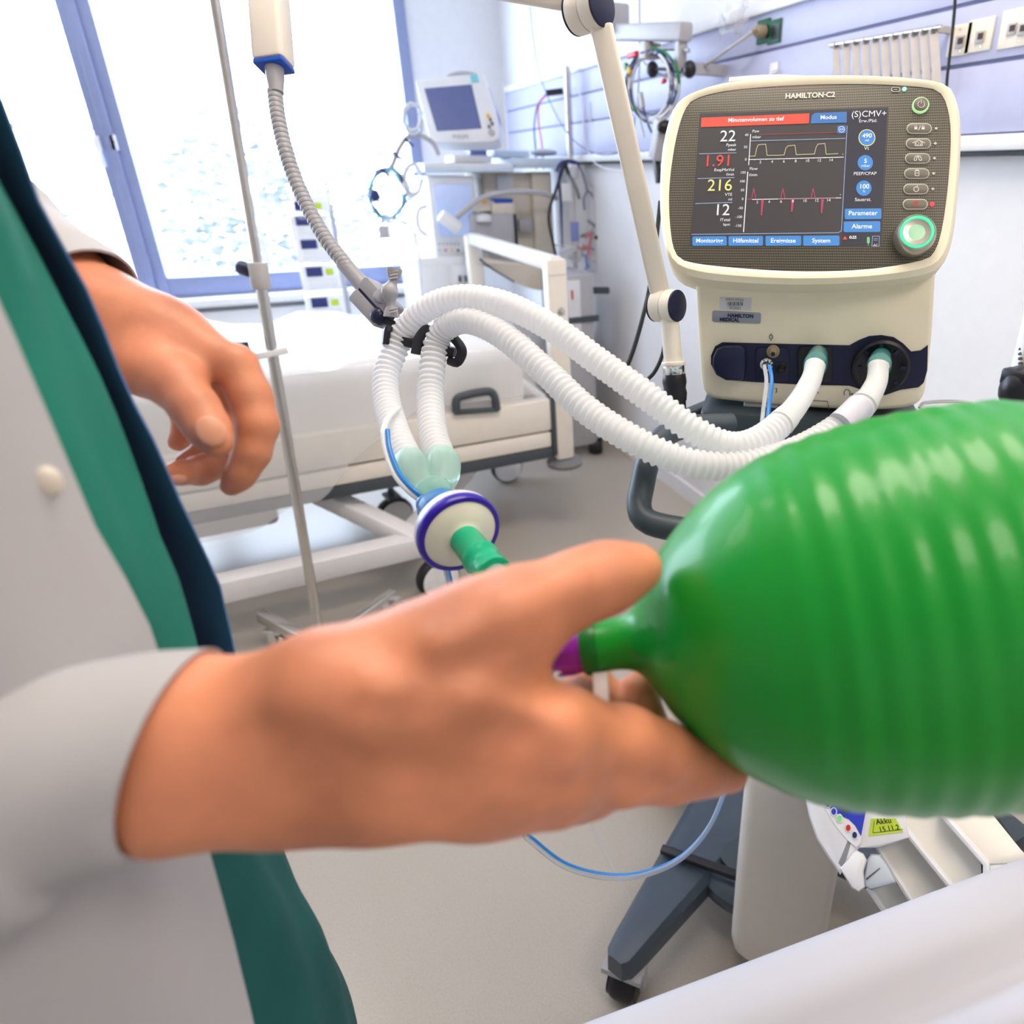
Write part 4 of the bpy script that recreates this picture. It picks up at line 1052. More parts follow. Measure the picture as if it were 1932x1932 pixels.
# body below the screen
V4 = lambda u, v: (1180 + u / 2.569, 480 + v / 2.569)
body_px = [(300, 40), (335, 90), (345, 300), (362, 580), (372, 670), (400, 703), (700, 735), (1000, 755), (1250, 760), (1390, 748), (1445, 715), (1462, 640), (1490, 400), (1506, 120), (1512, 40)]
bd_ = np.array(body_px + body_px[:1], float); ll_ = np.concatenate([[0], np.cumsum(np.hypot(*np.diff(bd_, axis=0).T))])
bd_ = np.stack([np.interp(np.linspace(0, ll_[-1], 120, endpoint=False), ll_, bd_[:, j]) for j in (0, 1)], 1)
for _ in range(2): bd_ = (np.roll(bd_, 1, 0) + bd_ * 2 + np.roll(bd_, -1, 0)) / 4
pts = np.array([bp(*q_, 0) for q_ in (V4(*k) for k in bd_)])
MB().poly(pts - HN * .20, HN * .20, .007).build('ventilator_body', 'cream', vent, angle=50)
bq = lambda x, y, o=0.0: bp(*V4(x, y), o)
rec = [(470, 425), (640, 430), (860, 435), (1085, 440), (1130, 415), (1180, 395), (1240, 390), (1300, 400), (1345, 430), (1385, 470), (1430, 465), (1465, 440), (1462, 560), (1445, 620), (1420, 642), (1330, 655), (1260, 680), (1180, 680), (1130, 650), (1085, 635), (860, 630), (640, 618), (490, 608), (440, 580), (415, 530), (415, 490), (435, 445)]
pb_ = MB(); c0 = np.array([900, 530.]); r1 = [bq(x, y, -.004) for x, y in rec]; r2 = [bq(x, y, .0015) for x, y in rec]
pb_.loft([r1, r2], False, True)
pan = pb_.build('port_panel', 'navy_plastic', vent)
MB().poly([bq(*q, .001) for q in [(480, 436), (560, 436), (583, 455), (588, 520), (580, 590), (560, 602), (490, 600), (445, 575), (426, 530), (428, 490), (445, 452)]], HN * .012, .004).build('port_cover', 'navy_plastic', pan)
def rsq(cx, cy, h, r=25): return [(cx + sx * (h - r) + r * math.cos(math.radians(a)), cy + sy * (h - r) + r * math.sin(math.radians(a))) for sx, sy, a0 in ((1, 1, 0), (-1, 1, 90), (-1, -1, 180), (1, -1, 270)) for a in np.linspace(a0, a0 + 90, 6)]
MB().poly([bq(*q, .001) for q in rsq(918, 530, 84)], HN * .005, .002).build('port_surround', 'black_plastic', pan)
MB().poly([bq(*q, .001) for q in rsq(712, 530, 82)], HN * .003, .001).build('port_surround', 'navy_plastic', pan)
mb_ = .211 / 358 / 2.569 * 1.02
MB().lathe(bq(1235, 540, .001), HN, [(0, 140 * mb_), (.008, 138 * mb_), (.010, 125 * mb_), (.004, 90 * mb_), (.004, 40 * mb_)], 40).build('valve_ring', 'black_plastic', pan)
for k in range(8):
    a = k * math.pi / 4; MB().bar(bq(1235 + 92 * math.cos(a), 540 + 92 * math.sin(a), .008), bq(1235 + 125 * math.cos(a), 540 + 125 * math.sin(a), .008), .004, .004, HN).build('valve_rib', 'navy_plastic', pan)
for x, y, mt_ in ((716, 466, 'tan_plug'), (684, 528, 'chrome'), (756, 545, 'black_plastic')):
    n_ = MB().lathe(bq(x, y, .003), HN, [(0, .0078), (.003, .0078), (.004, .0055), (.010, .005), (.014, .0035)], 16).build('pressure_port', mt_, pan)
    MB().cyl(bq(x, y, .016), bq(x, y, .019), .0025, 10).build('port_tip', 'black_plastic', n_)
MB().poly([bq(*q, .0) for q in ((457, 206), (612, 210), (608, 272), (455, 266))], HN * .0006).build('asset_sticker', 'sticker', vent)
mb = MB()
text_into(mb, 'AKH Wien', 14 * mb_ / .7, bq(530, 218, .001), HX, EZ)
for k in range(12): mb.add([bq(493 + 6.4 * k, 230, .001), bq(493 + 6.4 * k + 2 + 2 * (k * 7 % 3), 230, .001), bq(493 + 6.4 * k + 2 + 2 * (k * 7 % 3), 248, .001), bq(493 + 6.4 * k, 248, .001)], [(0, 1, 2, 3)])
text_into(mb, '003662', 14 * mb_ / .7, bq(532, 259, .001), HX, EZ)
mb.build('sticker_print', 'print_grey', vent)
npl = MB().poly([bq(*q, 0) for q in ((428, 272), (650, 282), (658, 288), (656, 330), (648, 335), (430, 327), (421, 320), (421, 278))], HN * .0012, .0004).build('name_plate', 'plate_grey', vent)
mb = MB(); text_into(mb, 'HAMILTON', 18 * mb_ / .7, bq(558, 297, .0016), HX, EZ, bold=1.2 * mb_); text_into(mb, 'MEDICAL', 17 * mb_ / .7, bq(505, 316, .0016), HX, EZ, bold=1.2 * mb_); mb.build('name_lettering', 'print_navy', npl)
def bstroke(name, m, pl):
    q = MB()
    for pts in pl: q.tube([bq(x, y, .0006) for x, y in pts], 2.4 * mb_, 5)
    q.build(name, m, vent)
bstroke('port_symbol', 'print_grey', [[(698, 398), (700, 392), (706, 388), (712, 392), (714, 400), (712, 408), (706, 410), (700, 406), (698, 398)], [(706, 384), (706, 388)], [(706, 410), (706, 418)]])
bstroke('port_symbol', 'print_grey', [[(1062, 682), (1060, 665), (1068, 655), (1080, 655), (1088, 665), (1086, 682)], [(1092, 678), (1100, 672), (1106, 680), (1098, 684), (1092, 678)]])
bstroke('port_symbol', 'print_grey', [[(915, 668), (920, 662), (926, 668), (920, 674), (915, 668)], [(930, 666), (937, 672)], [(725, 650), (733, 648), (733, 668), (725, 668)]])
bstroke('panel_seam', 'print_grey', [[(885, 706), (980, 712), (988, 750)]])
MB().tube([bq(x, y, -.07) for x, y in ((1512, 90), (1495, 400), (1466, 660), (1452, 720))], .0018, 6).build('side_seam', 'dark_grey', vent)

# ------------------------------------------------------------------ ventilator trolley
cb_ = onz(1462, 1822, .05)
tro = thing('ventilator_trolley', (cb_[0], cb_[1], 0), 'beige column trolley with slate legs carrying the ventilator', 'trolley')
ct = np.array([cb_[0], cb_[1], 0])
zb0 = bq(900, 748)[2]
def colring(z, k=1.0):
    out = []
    for sx, sy, a0 in ((1, 1, 0), (-1, 1, 90), (-1, -1, 180), (1, -1, 270)):
        for a in (0, 30, 60, 90):
            t = math.radians(a0 + a)
            out.append(ct + HX * (sx * .060 + .018 * math.cos(t)) * k + HN * (-.05 + sy * .032 + .018 * math.sin(t)) + EZ * z)
    return out
MB().loft([colring(.05, .75), colring(.062, .93), colring(.085, 1.0), colring(zb0 - .05, 1.0)]).build('column', 'column_beige', tro)
HB = onz(1420, 1625, .12) + HN * -.02
hub0 = np.array([ct[0], ct[1], 0]) - HN * .10
MB().lathe((HB[0], HB[1], .075), EZ, [(0, .10), (.02, .115), (.045, .115), (.058, .10), (.060, .085), (.052, .08)], 40).build('base_hub', 'slate', tro)
def leg(tip, w0=.115, w1=.055):
    tip = np.array(tip, float); h0 = np.array([HB[0], HB[1], .13]); d = tip - h0; L = np.linalg.norm(d[:2]); d = d / L
    s_ = np.array([d[1], -d[0], 0]); s_ = s_ / np.linalg.norm(s_); rings = []
    for t in (0, .35, .7, .9, .97, 1.0):
        w = w0 + (w1 - w0) * min(1, t * 1.1); w *= (1 if t < .95 else .85 if t < .99 else .5); hh = .026 if t < .95 else .022
        c = h0 + d * L * t - EZ * .01
        rings.append([c + s_ * w * .5 * u + EZ * hh * v for u, v in ((-1, -1), (1, -1), (1, .45), (.78, .92), (.5, 1), (-.5, 1), (-.78, .92), (-1, .45))])
    lg = MB().loft(rings).build('leg', 'slate', tro, angle=30)
    q = h0 + d * L * .93; q[2] = 0
    caster(tro, q, .034, .045, s_ + d * .3, 'black_plastic', 'black_rubber', 'machine_grey', ztop=tip[2] - .03)
HB_ = HB.copy(); HB = onz(1395, 1500, .12); tip1 = onz(1160, 1818, .115); leg(tip1, .16, .06)
for ang in (95, 180, 265):
    v = tip1 - np.array([HB[0], HB[1], .115]); v[2] = 0; v *= .95; a = math.radians(ang)
    r_ = np.array([v[0] * math.cos(a) - v[1] * math.sin(a), v[0] * math.sin(a) + v[1] * math.cos(a), 0]); leg(np.array([HB[0], HB[1], .115]) + r_)
HB = HB_
MB().bar(onz(1248, 1602, .15), onz(1400, 1655, .16), .016, .012, EZ, .003).build('brake_pedal', 'black_plastic', tro)
MB().lathe((HB[0], HB[1], .134), EZ, [(0, .07), (.004, .07), (.006, .06)], 32).build('hub_cover', 'trolley_dark', tro)
# tray and handle under the ventilator
tz = bq(900, 752)[2]
tc_ = bq(900, 700, 0); tc_[2] = tz
MB().box(tc_ - HN * .075 - EZ * .026, (.135, .098, .022), (HX, HN, EZ), .012).build('tray', 'trolley_dark', tro)
MB().box(tc_ - HN * .06 - EZ * .075, (.085, .07, .035), (HX, HN, EZ), .01).build('tray_support', 'navy_plastic', tro)
MB().box(tc_ - HN * .03 - EZ * .006 - HX * .06, (.022, .02, .006), (HX, HN, EZ), .002).build('tray_clip', 'machine_white', tro)
hp = catmull([P(*q) for q in ((1380, 800, .70), (1300, 805, .68), (1250, 825, .655), (1224, 868, .63), (1211, 920, .615), (1206, 958, .605), (1224, 985, .595), (1290, 1000, .59), (1390, 1012, .585), (1500, 1015, .59), (1600, 1000, .61), (1680, 950, .65), (1690, 880, .70))], 80)
MB().tube(hp, .0115, 14).build('push_handle', 'trolley_dark', tro)

# ------------------------------------------------------------------ articulated support arm
arm = thing('support_arm', P(1272, 790, .82), 'cream jointed support arm with grey gooseneck holding the breathing tubes', 'support arm')
vdir = -nrm(ray(1250, 577)); jax = nrm(.60 * vdir + .80 * rt)
D1, D2 = .80, .675
MB().cyl(P(1276, 800, .83), P(1273, 735, .82), .013, 20, .002).build('rail_clamp', 'black_plastic', arm)
MB().bar(P(1276, 796, .829), tc_ - HX * .115 - HN * .09 - EZ * .026, .018, .018, EZ, .003).build('mount_bracket', 'trolley_dark', arm)
MB().lathe(P(1274, 760, .825), P(1272, 700, .815) - P(1274, 760, .825), [(0, .010), (.003, .014), (.012, .015), (.018, .0135), (.026, .015), (.036, .0135), (.038, .012)], 28).build('clamp_sleeve', 'black_plastic', arm)
MB().cyl(P(1272, 706, .815), P(1271, 686, .812), .0135, 24, .001).build('chrome_ring', 'chrome', arm)
MB().cyl(P(1271, 690, .812), P(1262, 590, D1), .0112, 24).build('lower_tube', 'cream_arm', arm)
MB().cyl(P(1271, 690, .812), P(1270.6, 682, .811), .0145, 24, .001).build('tube_flange', 'cream_arm', arm)
def joint(cx, cy, d, r, L):
    c = P(cx, cy, d)
    j = MB(); j.cyl(c - jax * L * .5, c + jax * L * .02, r, 36, .002); j.cyl(c + jax * L * .03, c + jax * L * .5, r, 36, .002); j = j.build('arm_joint', 'cream_arm', arm)
    MB().cyl(c + jax * L * .49, c + jax * (L * .5 + .0022), r * .97, 36, .001).build('joint_cap', 'navy_plastic', j)
    MB().cyl(c - jax * L * .49, c - jax * (L * .5 + .0022), r * .99, 36, .001).build('joint_cap', 'black_plastic', j)
joint(1257, 577, D1, .0190, .030)
joint(1110, 18, D2, .0200, .034)
sdv = nrm(np.cross(P(1240, 545, D1) - P(1130, 50, D2), vdir))
MB().bar(P(1246, 556, D1 + .003), P(1134, 48, D2 + .003), .0235, .020, vdir, .005).build('upper_arm', 'cream_arm', arm)
hT = P(500, -95, .80)
MB().bar(P(1095, 0, D2), hT, .024, .022, EZ, .004).build('forearm', 'cream_arm', arm)
hB = P(517, 121, .795)
hx_ = nrm(np.cross(hT - hB, vdir)); hdn = nrm(hB - hT)
MB().bar(hT, hB, .032, .038, hx_, .006).build('end_handle', 'cream_arm', arm)
MB().bar(hB, hB + hdn * .0055, .028, .035, hx_, .003).build('handle_base', 'blue_plastic', arm)
MB().lathe(hB + hdn * .005, hdn, [(0, .0105), (.012, .0098), (.026, .0080), (.030, .0080)], 20).build('neck_sleeve', 'goose_grey', arm)
gp = catmull([P(*q) for q in ((518, 170, .795), (526, 230, .79), (545, 305, .785), (573, 375, .78), (611, 445, .77), (655, 503, .76), (672, 524, .757))], 640)
L_ = plen(gp); k_ = np.linspace(0, L_, 640); rad = .0070 + .0014 * np.abs(np.sin(k_ / .0066 * math.pi)) ** .35
MB().tube(gp, rad, 16).build('gooseneck', 'goose_grey', arm)
MB().tube([P(648, 497, .762), P(672, 524, .757), P(694, 549, .752)], [.0084, .0092, .0095], 16).build('neck_end', 'goose_grey', arm)
ca, cb2 = P(680, 540, .752), P(742, 607, .738)
cdv = nrm(cb2 - ca); cy_ = nrm(np.cross(cdv, vdir)); cz_ = np.cross(cy_, cdv)
cc = (ca + cb2) / 2 + cz_ * 0
ck = MB().box(cc - cy_ * .009 , (.0245, .0075, .012), (cdv, cy_, cz_), .003).build('clamp_block', 'goose_grey', arm)
MB().box(cc + cy_ * .009, (.0245, .0075, .012), (cdv, cy_, cz_), .003).build('clamp_block', 'goose_grey', arm)
MB().box(cc, (.022, .002, .010), (cdv, cy_, cz_), .0).build('clamp_slot', 'navy_plastic', arm)
MB().ell(P(716, 597, .735), (.010, .010, .010)).build('ball_end', 'navy_plastic', arm)
wk = MB()
kc_ = P(722, 558, .728)
wk.cyl(P(716, 566, .742), kc_, .0085, 16, .001)
wk.tube(catmull([P(744, 508, .722), P(742, 530, .722), P(735, 552, .720), P(738, 575, .722), P(738, 598, .724)], 30), [.0068 + .0022 * math.cos(t * 2 * math.pi * 2 ) * (1 if .2 < t < .8 else .6) for t in np.linspace(0, 1, 30)], 14)
wk.build('wing_knob', 'goose_grey', arm)
for yk in (514, 520, 526, 584, 590): MB().tube([P(736, yk, .716), P(750, yk - 3, .716)], .0012, 6).build('knob_ridge', 'machine_grey', arm)
MB().bar(P(718, 598, .735), P(800, 648, .728), .008, .008, vdir, .001).build('holder_rod', 'black_plastic', arm)
hr = MB()
for x0, y0, x1, y1 in ((778, 650, 800, 622), (742, 632, 720, 640), (728, 625, 735, 648)): pass
hr.bar(P(748, 640, .722), P(860, 666, .716), .010, .016, vdir, .002)
hr.build('holder_bar', 'black_plastic', arm)
for pl in (((727, 650), (731, 622), (738, 624)), ((784, 668), (790, 640), (804, 622), (812, 626)), ((828, 650), (840, 628), (858, 640), (872, 662), (862, 684), (846, 680))):
    q = MB(); q.tube(catmull([P(x, y, .712) for x, y in pl], 24), .006, 8, flat=.7); q.build('tube_hook', 'black_plastic', arm)

# ------------------------------------------------------------------ breathing tubes
def corr(name, ctrl, smooth_frac, label, r=.0125):
    c = [P(*q) for q in ctrl]; base = catmull(c, 300); L = plen(base)
    t = thing(name, base[-1], label, 'breathing tube', 'corrugated breathing tubes')
    n1 = int(300 * smooth_frac); cu = base[:n1 + 1]
    rr = np.interp(np.linspace(0, 1, len(cu)), [0, .05, .06, .8, .86, 1], [.0108, .0108, .0102, .0118, .0128, .0135])
    MB().tube(cu, rr, 24).build('smooth_cuff', 'cuff_white', t)
    rest = base[n1 - 2:]; LL = plen(rest); pitch = .0068; n = int(LL / pitch) * 6
    s = np.concatenate([[0], np.cumsum(np.linalg.norm(np.diff(rest, axis=0), axis=1))])
    q = np.stack([np.interp(np.linspace(0, LL, n), s, rest[:, j]) for j in range(3)], 1)
    ph = np.arange(n) % 6
    rad = r + np.array([-.0012, -.0006, .0007, .0012, .0007, -.0006])[ph]
    MB().tube(q, rad, 20).build('corrugated_hose', 'tube_white', t, angle=60)
    return t
tA = corr('breathing_tube', ((1538, 690, .700), (1528, 722, .685), (1495, 775, .66), (1440, 825, .63), (1380, 842, .612), (1310, 812, .605), (1220, 747, .612), (1130, 683, .63), (1040, 618, .65), (950, 574, .67), (870, 562, .69), (805, 582, .71), (765, 622, .722), (744, 665, .722), (728, 712, .712), (731, 762, .69), (748, 820, .65), (775, 880, .612)), .125,
          'upper white corrugated tube from the middle port over to the holder')
tB = corr('breathing_tube', ((1658, 690, .700), (1652, 725, .69), (1625, 768, .67), (1585, 803, .65), (1520, 842, .63), (1450, 868, .612), (1380, 880, .602), (1300, 873, .592), (1210, 838, .592), (1110, 776, .612), (1030, 702, .635), (950, 634, .66), (890, 606, .68), (850, 612, .70), (826, 642, .71), (816, 690, .705), (812, 750, .69), (818, 820, .65), (836, 876, .612)), .075,
          'lower white corrugated tube from the right port under the bag')
for t, (x, y, d), (x2, y2, d2) in ((tA, (1543, 668, .705), (1536, 698, .698)), (tB, (1661, 672, .705), (1657, 698, .698))):
    a_, b_ = bp(x, y, .004), P(x2, y2, d2); dv2 = nrm(b_ - a_); Lc = np.linalg.norm(b_ - a_)
    k_ = MB().lathe(a_, dv2, [(0, .0115), (Lc * .5, .0118), (Lc * .55, .0128), (Lc * .75, .0128), (Lc * .8, .0112), (Lc, .0110)], 28).build('port_connector', 'teal_plastic', t)
lb = [P(1622, 768, .655), P(1600, 790, .645), P(1585, 803, .64)]
MB().tube(lb, [.0138, .0138, .0138], 20).build('tube_label', 'sticker', tB)

# Y piece
yp = thing('y_piece', P(822, 950, .57), 'mint green translucent Y connector joining both tubes', 'connector')
for (x, y, d), (x2, y2, d2) in (((772, 872, .617), (800, 915, .588)), ((835, 868, .617), (835, 912, .588))):
    a_, b_ = P(x, y, d), P(x2, y2, d2); dv2 = nrm(b_ - a_); L2 = np.linalg.norm(b_ - a_)
    MB().lathe(a_, dv2, [(-.006, .0128), (0, .0155), (L2 * .3, .0162), (L2 * .7, .0150), (L2, .0115), (L2 + .006, .0100)], 24).build('branch', 'mint_plastic', yp)
MB().ell(P(818, 922, .580), (.015, .012, .012)).build('junction', 'mint_plastic', yp)
ax0, ax1 = P(818, 925, .585), P(908, 1080, .455); FD = nrm(nrm(ax1 - ax0) + .30 * (rt * .75 - up * .5))
fc = P(866, 1004, .525)
flt = thing('breathing_filter', fc - EZ * .03, 'round white breathing filter with a violet rim', 'filter')
MB().lathe(fc - FD * .046, FD, [(0, .0125), (.003, .0180), (.010, .0185), (.013, .0185), (.016, .0150), (.024, .0120)], 28).build('blue_collar', 'blue_ring', flt)
MB().lathe(fc - FD * .030, FD, [(0, .0125), (.008, .016), (.013, .024), (.017, .0305), (.022, .0325), (.027, .0325)], 48).build('rear_shell', 'filter_white', flt)
MB().lathe(fc - FD * .0035, FD, [(0, .0328), (.002, .0332), (.006, .0332), (.008, .032), (.0085, .0290), (.006, .0285)], 56, (False, False)).build('violet_rim', 'violet_ring', flt)
MB().lathe(fc + FD * .0, FD, [(0, .0292), (.004, .0288), (.007, .024), (.010, .016), (.011, .0125), (.013, .011)], 48).build('front_shell', 'filter_face', flt)
fs = fc + FD * .016
MB().ell(P(800, 952, .553), (.0065, .0065, .008)).build('sampling_port', 'blue_ring', flt)
cm = thing('catheter_mount', P(905, 1085, .45), 'green adapter with clear tube leading to the breathing bag', 'tube adapter')
MB().lathe(fs - FD * .006, FD, [(0, .0118), (.010, .0122), (.026, .0124), (.028, .0136), (.032, .0136), (.034, .0126), (.046, .0126), (.048, .0136), (.053, .0134), (.054, .0105)], 32).build('adapter', 'green_adapter', cm)
g0 = fs + FD * .045
NECK = P(1060, 1232, .37)
tp_ = catmull([g0, g0 + FD * .02, P(985, 1165, .41), NECK + np.array([-.005, .002, .002])], 90)
MB().tube(tp_, .0092, 20).build('clear_tube', 'clear_tube', cm)

# pressure lines (clear and blue)
pl_ = thing('pressure_line', P(1450, 720, .69), 'thin blue and clear pressure line from the ventilator to the filter', 'tube')
near_ = [(1442, 690, .70), (1446, 720, .685), (1440, 775, .67), (1434, 830, .65), (1428, 880, .645), (1425, 1000, .66), (1420, 1200, .66), (1395, 1400, .64), (1366, 1495, .62), (1335, 1565, .61), (1285, 1620, .605), (1220, 1650, .60), (1150, 1657, .60), (1070, 1638, .60), (1010, 1595, .60), (980, 1558, .60), (930, 1420, .595), (880, 1250, .59), (853, 1130, .585), (843, 1085, .58), (830, 1035, .575), (805, 980, .575), (790, 950, .575)]
off_ = [(10 if q[1] < 900 else 3, 0 if q[1] < 900 else -5) for q in near_]
MB().tube(catmull([P(*q) for q in near_], 260), .0021, 10).build('clear_line', 'clear_tube', pl_)
MB().tube(catmull([P(q[0] + o[0], q[1] + o[1], q[2] + .003) for q, o in zip(near_, off_)], 260), .0021, 10).build('blue_line', 'blue_line', pl_)
up_ = [(795, 945, .572), (770, 925, .575), (745, 895, .585), (728, 850, .60), (724, 815, .61), (732, 790, .625), (752, 770, .66)]
MB().tube(catmull([P(*q) for q in up_], 80), .0026, 10).build('clear_line', 'cuff_white', pl_)
MB().tube(catmull([P(q[0] + 7, q[1] - 4, q[2] - .002) for q in up_[:5]], 60), .0022, 10).build('blue_line', 'blue_line', pl_)
# cables behind the arm base
for lab, pts, r_ in (('black cable curving down behind the arm base', ((1246, 380, 1.0), (1236, 470, 1.0), (1222, 560, 1.0), (1195, 660, 1.0), (1170, 715, 1.0), (1150, 730, 1.0)), .0035),
                     ('black cable hanging left of the ventilator body', ((1256, 600, .95), (1252, 660, .95), (1236, 700, .95), (1215, 722, .95)), .003)):
    tag(MB().tube(catmull([P(*q) for q in pts], 40), r_, 8).build('black_cable', 'black_rubber'), lab, 'cable')

# ------------------------------------------------------------------ green breathing bag
mat('bag_green', s8(0, 146, 40), 0.36, var=0.03, scale=8, spec=0.45, coat=0.15)
mat('bag_green_dark', s8(10, 112, 40), 0.3)
mat('purple_plastic', s8(150, 40, 176), 0.3)
bgA, bgB = P(1106, 1222, .372), P(2130, 1086, .352)
BD = nrm(bgB - bgA); BL = np.linalg.norm(bgB - bgA)
bag = thing('breathing_bag', P(1700, 1500, .36), 'big green rubber breathing bag held in the foreground', 'breathing bag')
xp = [1106, 1112, 1150, 1185, 1205, 1222, 1240, 1262, 1300, 1350, 1400, 1460, 1530, 1610, 1700, 1820, 1932, 2020, 2080, 2110, 2125]
rp_ = [44, 50, 47, 50, 60, 84, 122, 158, 200, 247, 283, 316, 342, 362, 375, 382, 378, 340, 250, 150, 60]
def axt(x):  # axis parameter for a picture column
    lo_, hi_ = 0.0, BL
    for _ in range(40):
        m_ = (lo_ + hi_) / 2
        if proj(bgA + BD * m_)[0] < x: lo_ = m_
        else: hi_ = m_
    return lo_
tt = np.array([axt(x) for x in xp]); dd = np.array([proj(bgA + BD * t)[2] for t in tt])
rr = np.array(rp_) * dd / F; rr = rr / np.sqrt(1 + (rr / dd) ** 2)
ts = np.concatenate([np.linspace(tt[0], tt[7], 40), np.linspace(tt[7], tt[-1], 260)[1:]])
# smooth the profile
kk = np.interp(ts, tt, rr)
for _ in range(2): kk[5:-5] = np.convolve(kk, np.ones(7) / 7, 'same')[5:-5]
amp = np.interp(ts, [tt[9], tt[12], tt[16], tt[18]], [0, .0004, .0004, 0])
kk = kk + amp * np.sin(ts / .0150 * 2 * math.pi)
MB().lathe(bgA, BD, list(zip(ts, kk)), 96).build('bag_body', 'bag_green', bag, angle=80)
MB().lathe(bgA - BD * .002, BD, [(0, .0128), (.001, .0150), (.005, .0156), (.009, .0150), (.010, .0135)], 36).build('neck_rim', 'bag_green_dark', bag)
plug = thing('purple_connector', bgA - EZ * .015, 'purple plastic connector plugged into the bag neck', 'connector')
MB().lathe(bgA + BD * .004, -BD, [(0, .0125), (.006, .0132), (.014, .0132), (.018, .0118), (.022, .0105), (.024, .0095)], 32).build('connector_body', 'purple_plastic', plug)
for k in range(10):
    a = k * 2 * math.pi / 10; x_, y_, _ = frame_of(BD); q = bgA - BD * .006 + (x_ * math.cos(a) + y_ * math.sin(a)) * .0132
    MB().bar(q, q - BD * .010, .0022, .0016, nrm(q - bgA), 0).build('grip_rib', 'purple_plastic', plug)
MB().lathe(bgA - BD * .019, -BD, [(0, .0110), (.002, .0128), (.004, .0125), (.005, .0105)], 28).build('white_flange', 'handle_white', plug)
MB().bar(P(1132, 1268, .362), P(1136, 1325, .358), .008, .004, vdir, .001).build('white_tab', 'handle_white', plug)

# ------------------------------------------------------------------ the doctor
mat('skin', s8(210, 137, 103), 0.44, var=0.24, scale=20, bump=0.12, bscale=320, sss=0.10, spec=0.4)
mat('nail', s8(228, 160, 130), 0.3, var=0.02)
mat('coat_white', (0.47, 0.465, 0.48), 0.75, var=0.03, scale=14, bump=0.15, bscale=900)
mat('coat_inner_shade', s8(92, 128, 186), 0.8, var=0.1, scale=10)  # blue colour stands in for shade on the white coat's inside
mat('scrub_green', s8(12, 118, 100), 0.75, var=0.10, scale=12, bump=0.15, bscale=700)
mat('trouser_green', s8(8, 86, 84), 0.8, var=0.12, scale=10, bump=0.15, bscale=700)
mat('hair_brown', s8(60, 42, 34), 0.6)
mat('shoe_white', (0.7, 0.7, 0.7), 0.5)
r0 = ray(300, 975); hd = .41
Q0 = CAM + r0 * (hd / np.hypot(r0[0], r0[1])); Q0[2] = 0
vv_ = nrm(np.array([r0[0], r0[1], 0])); uu_ = np.array([vv_[1], -vv_[0], 0])
AA, BB = .125, .135
def bis(fn, lo_, hi_):
    for _ in range(40):
        m_ = (lo_ + hi_) / 2
        if fn(m_) < 0: lo_ = m_
        else: hi_ = m_
    return (lo_ + hi_) / 2
def curve(pl): 
    pl = np.array(pl, float); return lambda y: np.interp(y, pl[:, 1], pl[:, 0], left=pl[0, 0] + (y - pl[0, 1]) * (pl[1, 0] - pl[0, 0]) / (pl[1, 1] - pl[0, 1]) if y < pl[0, 1] else None)
SIL = curve([(-75, 200), (20, 400), (70, 520), (162, 708), (212, 817), (296, 994), (334, 1088), (372, 1235), (455, 1400), (540, 1565), (605, 1700), (695, 1932), (770, 2150), (800, 2600)])
CEDGE = curve([(-260, 100), (-80, 420), (0, 590), (90, 800), (175, 1000), (235, 1100), (290, 1210), (340, 1400), (385, 1590), (430, 1750), (475, 1932), (530, 2200), (560, 2600)])
FEDGE = curve([(-30, 150), (0, 215), (65, 400), (138, 520), (192, 646), (221, 726), (286, 846), (315, 918), (362, 1016), (402, 1100), (432, 1230), (448, 1330), (470, 1500), (490, 1900)])
def sil_shift(z, C):
    def fn(s):
        c_ = Q0 + uu_ * (s - AA) + vv_ * .02 + EZ * z; b_ = -1e9
        for t in np.linspace(-1.2, .4, 24):
            x, y, _ = proj(c_ + uu_ * AA * math.cos(t) + vv_ * BB * math.sin(t)); b_ = max(b_, x - C(y))
        return b_
    return bis(fn, -.25, .25)
ZS_ = np.arange(1.42, .55, -.03)
shift = {}
for z in ZS_: shift[round(z, 3)] = sil_shift(z, SIL)
def sh(z): 
    ks = sorted(shift); return np.interp(z, ks, [shift[k] for k in ks])
def ctr(z): return Q0 + uu_ * (sh(z) - AA) + vv_ * .02 + EZ * z
def ell_(z, th, ex=0.0): return ctr(z) + uu_ * (AA + ex) * math.cos(th) + vv_ * (BB + ex) * math.sin(th)
per = thing('person', (ctr(.6)[0], ctr(.6)[1], 0), 'person in a white coat over green scrubs gripping the green bag', 'person')
# body: one smooth mesh of arms, hands, torso, neck and head
def pr(a, b, k=.006):
    (x, y, d, r), (x2, y2, d2, r2) = a, b
    return (P(x, y, d), r * d / F, P(x2, y2, d2), r2 * d2 / F, k)
def chain(pts, k=.006): return [pr(a, b, k) for a, b in zip(pts[:-1], pts[1:])]
near = []
near += chain([(140, 1425, .262, 70), (330, 1372, .264, 112), (560, 1356, .272, 112), (720, 1322, .280, 116)], .02)      # radius side
near += chain([(140, 1450, .262, 70), (330, 1474, .266, 106), (560, 1452, .276, 112), (720, 1440, .284, 112), (860, 1440, .290, 104)], .02)   # ulna side
near += chain([(720, 1320, .284, 125), (900, 1340, .294, 100), (1060, 1372, .303, 74)], .02)      # index metacarpal
near += chain([(740, 1400, .288, 120), (920, 1420, .300, 98), (1070, 1440, .308, 72)], .02)
near += chain([(760, 1440, .292, 105), (920, 1466, .303, 88), (1050, 1490, .312, 66)], .015)
near += chain([(720, 1322, .280, 108), (830, 1252, .284, 104), (930, 1188, .292, 86), (1000, 1150, .300, 74)], .02)   # thumb metacarpal
near += chain([(1000, 1150, .300, 72), (1090, 1108, .312, 62), (1150, 1088, .320, 58), (1205, 1072, .328, 46)], .012)
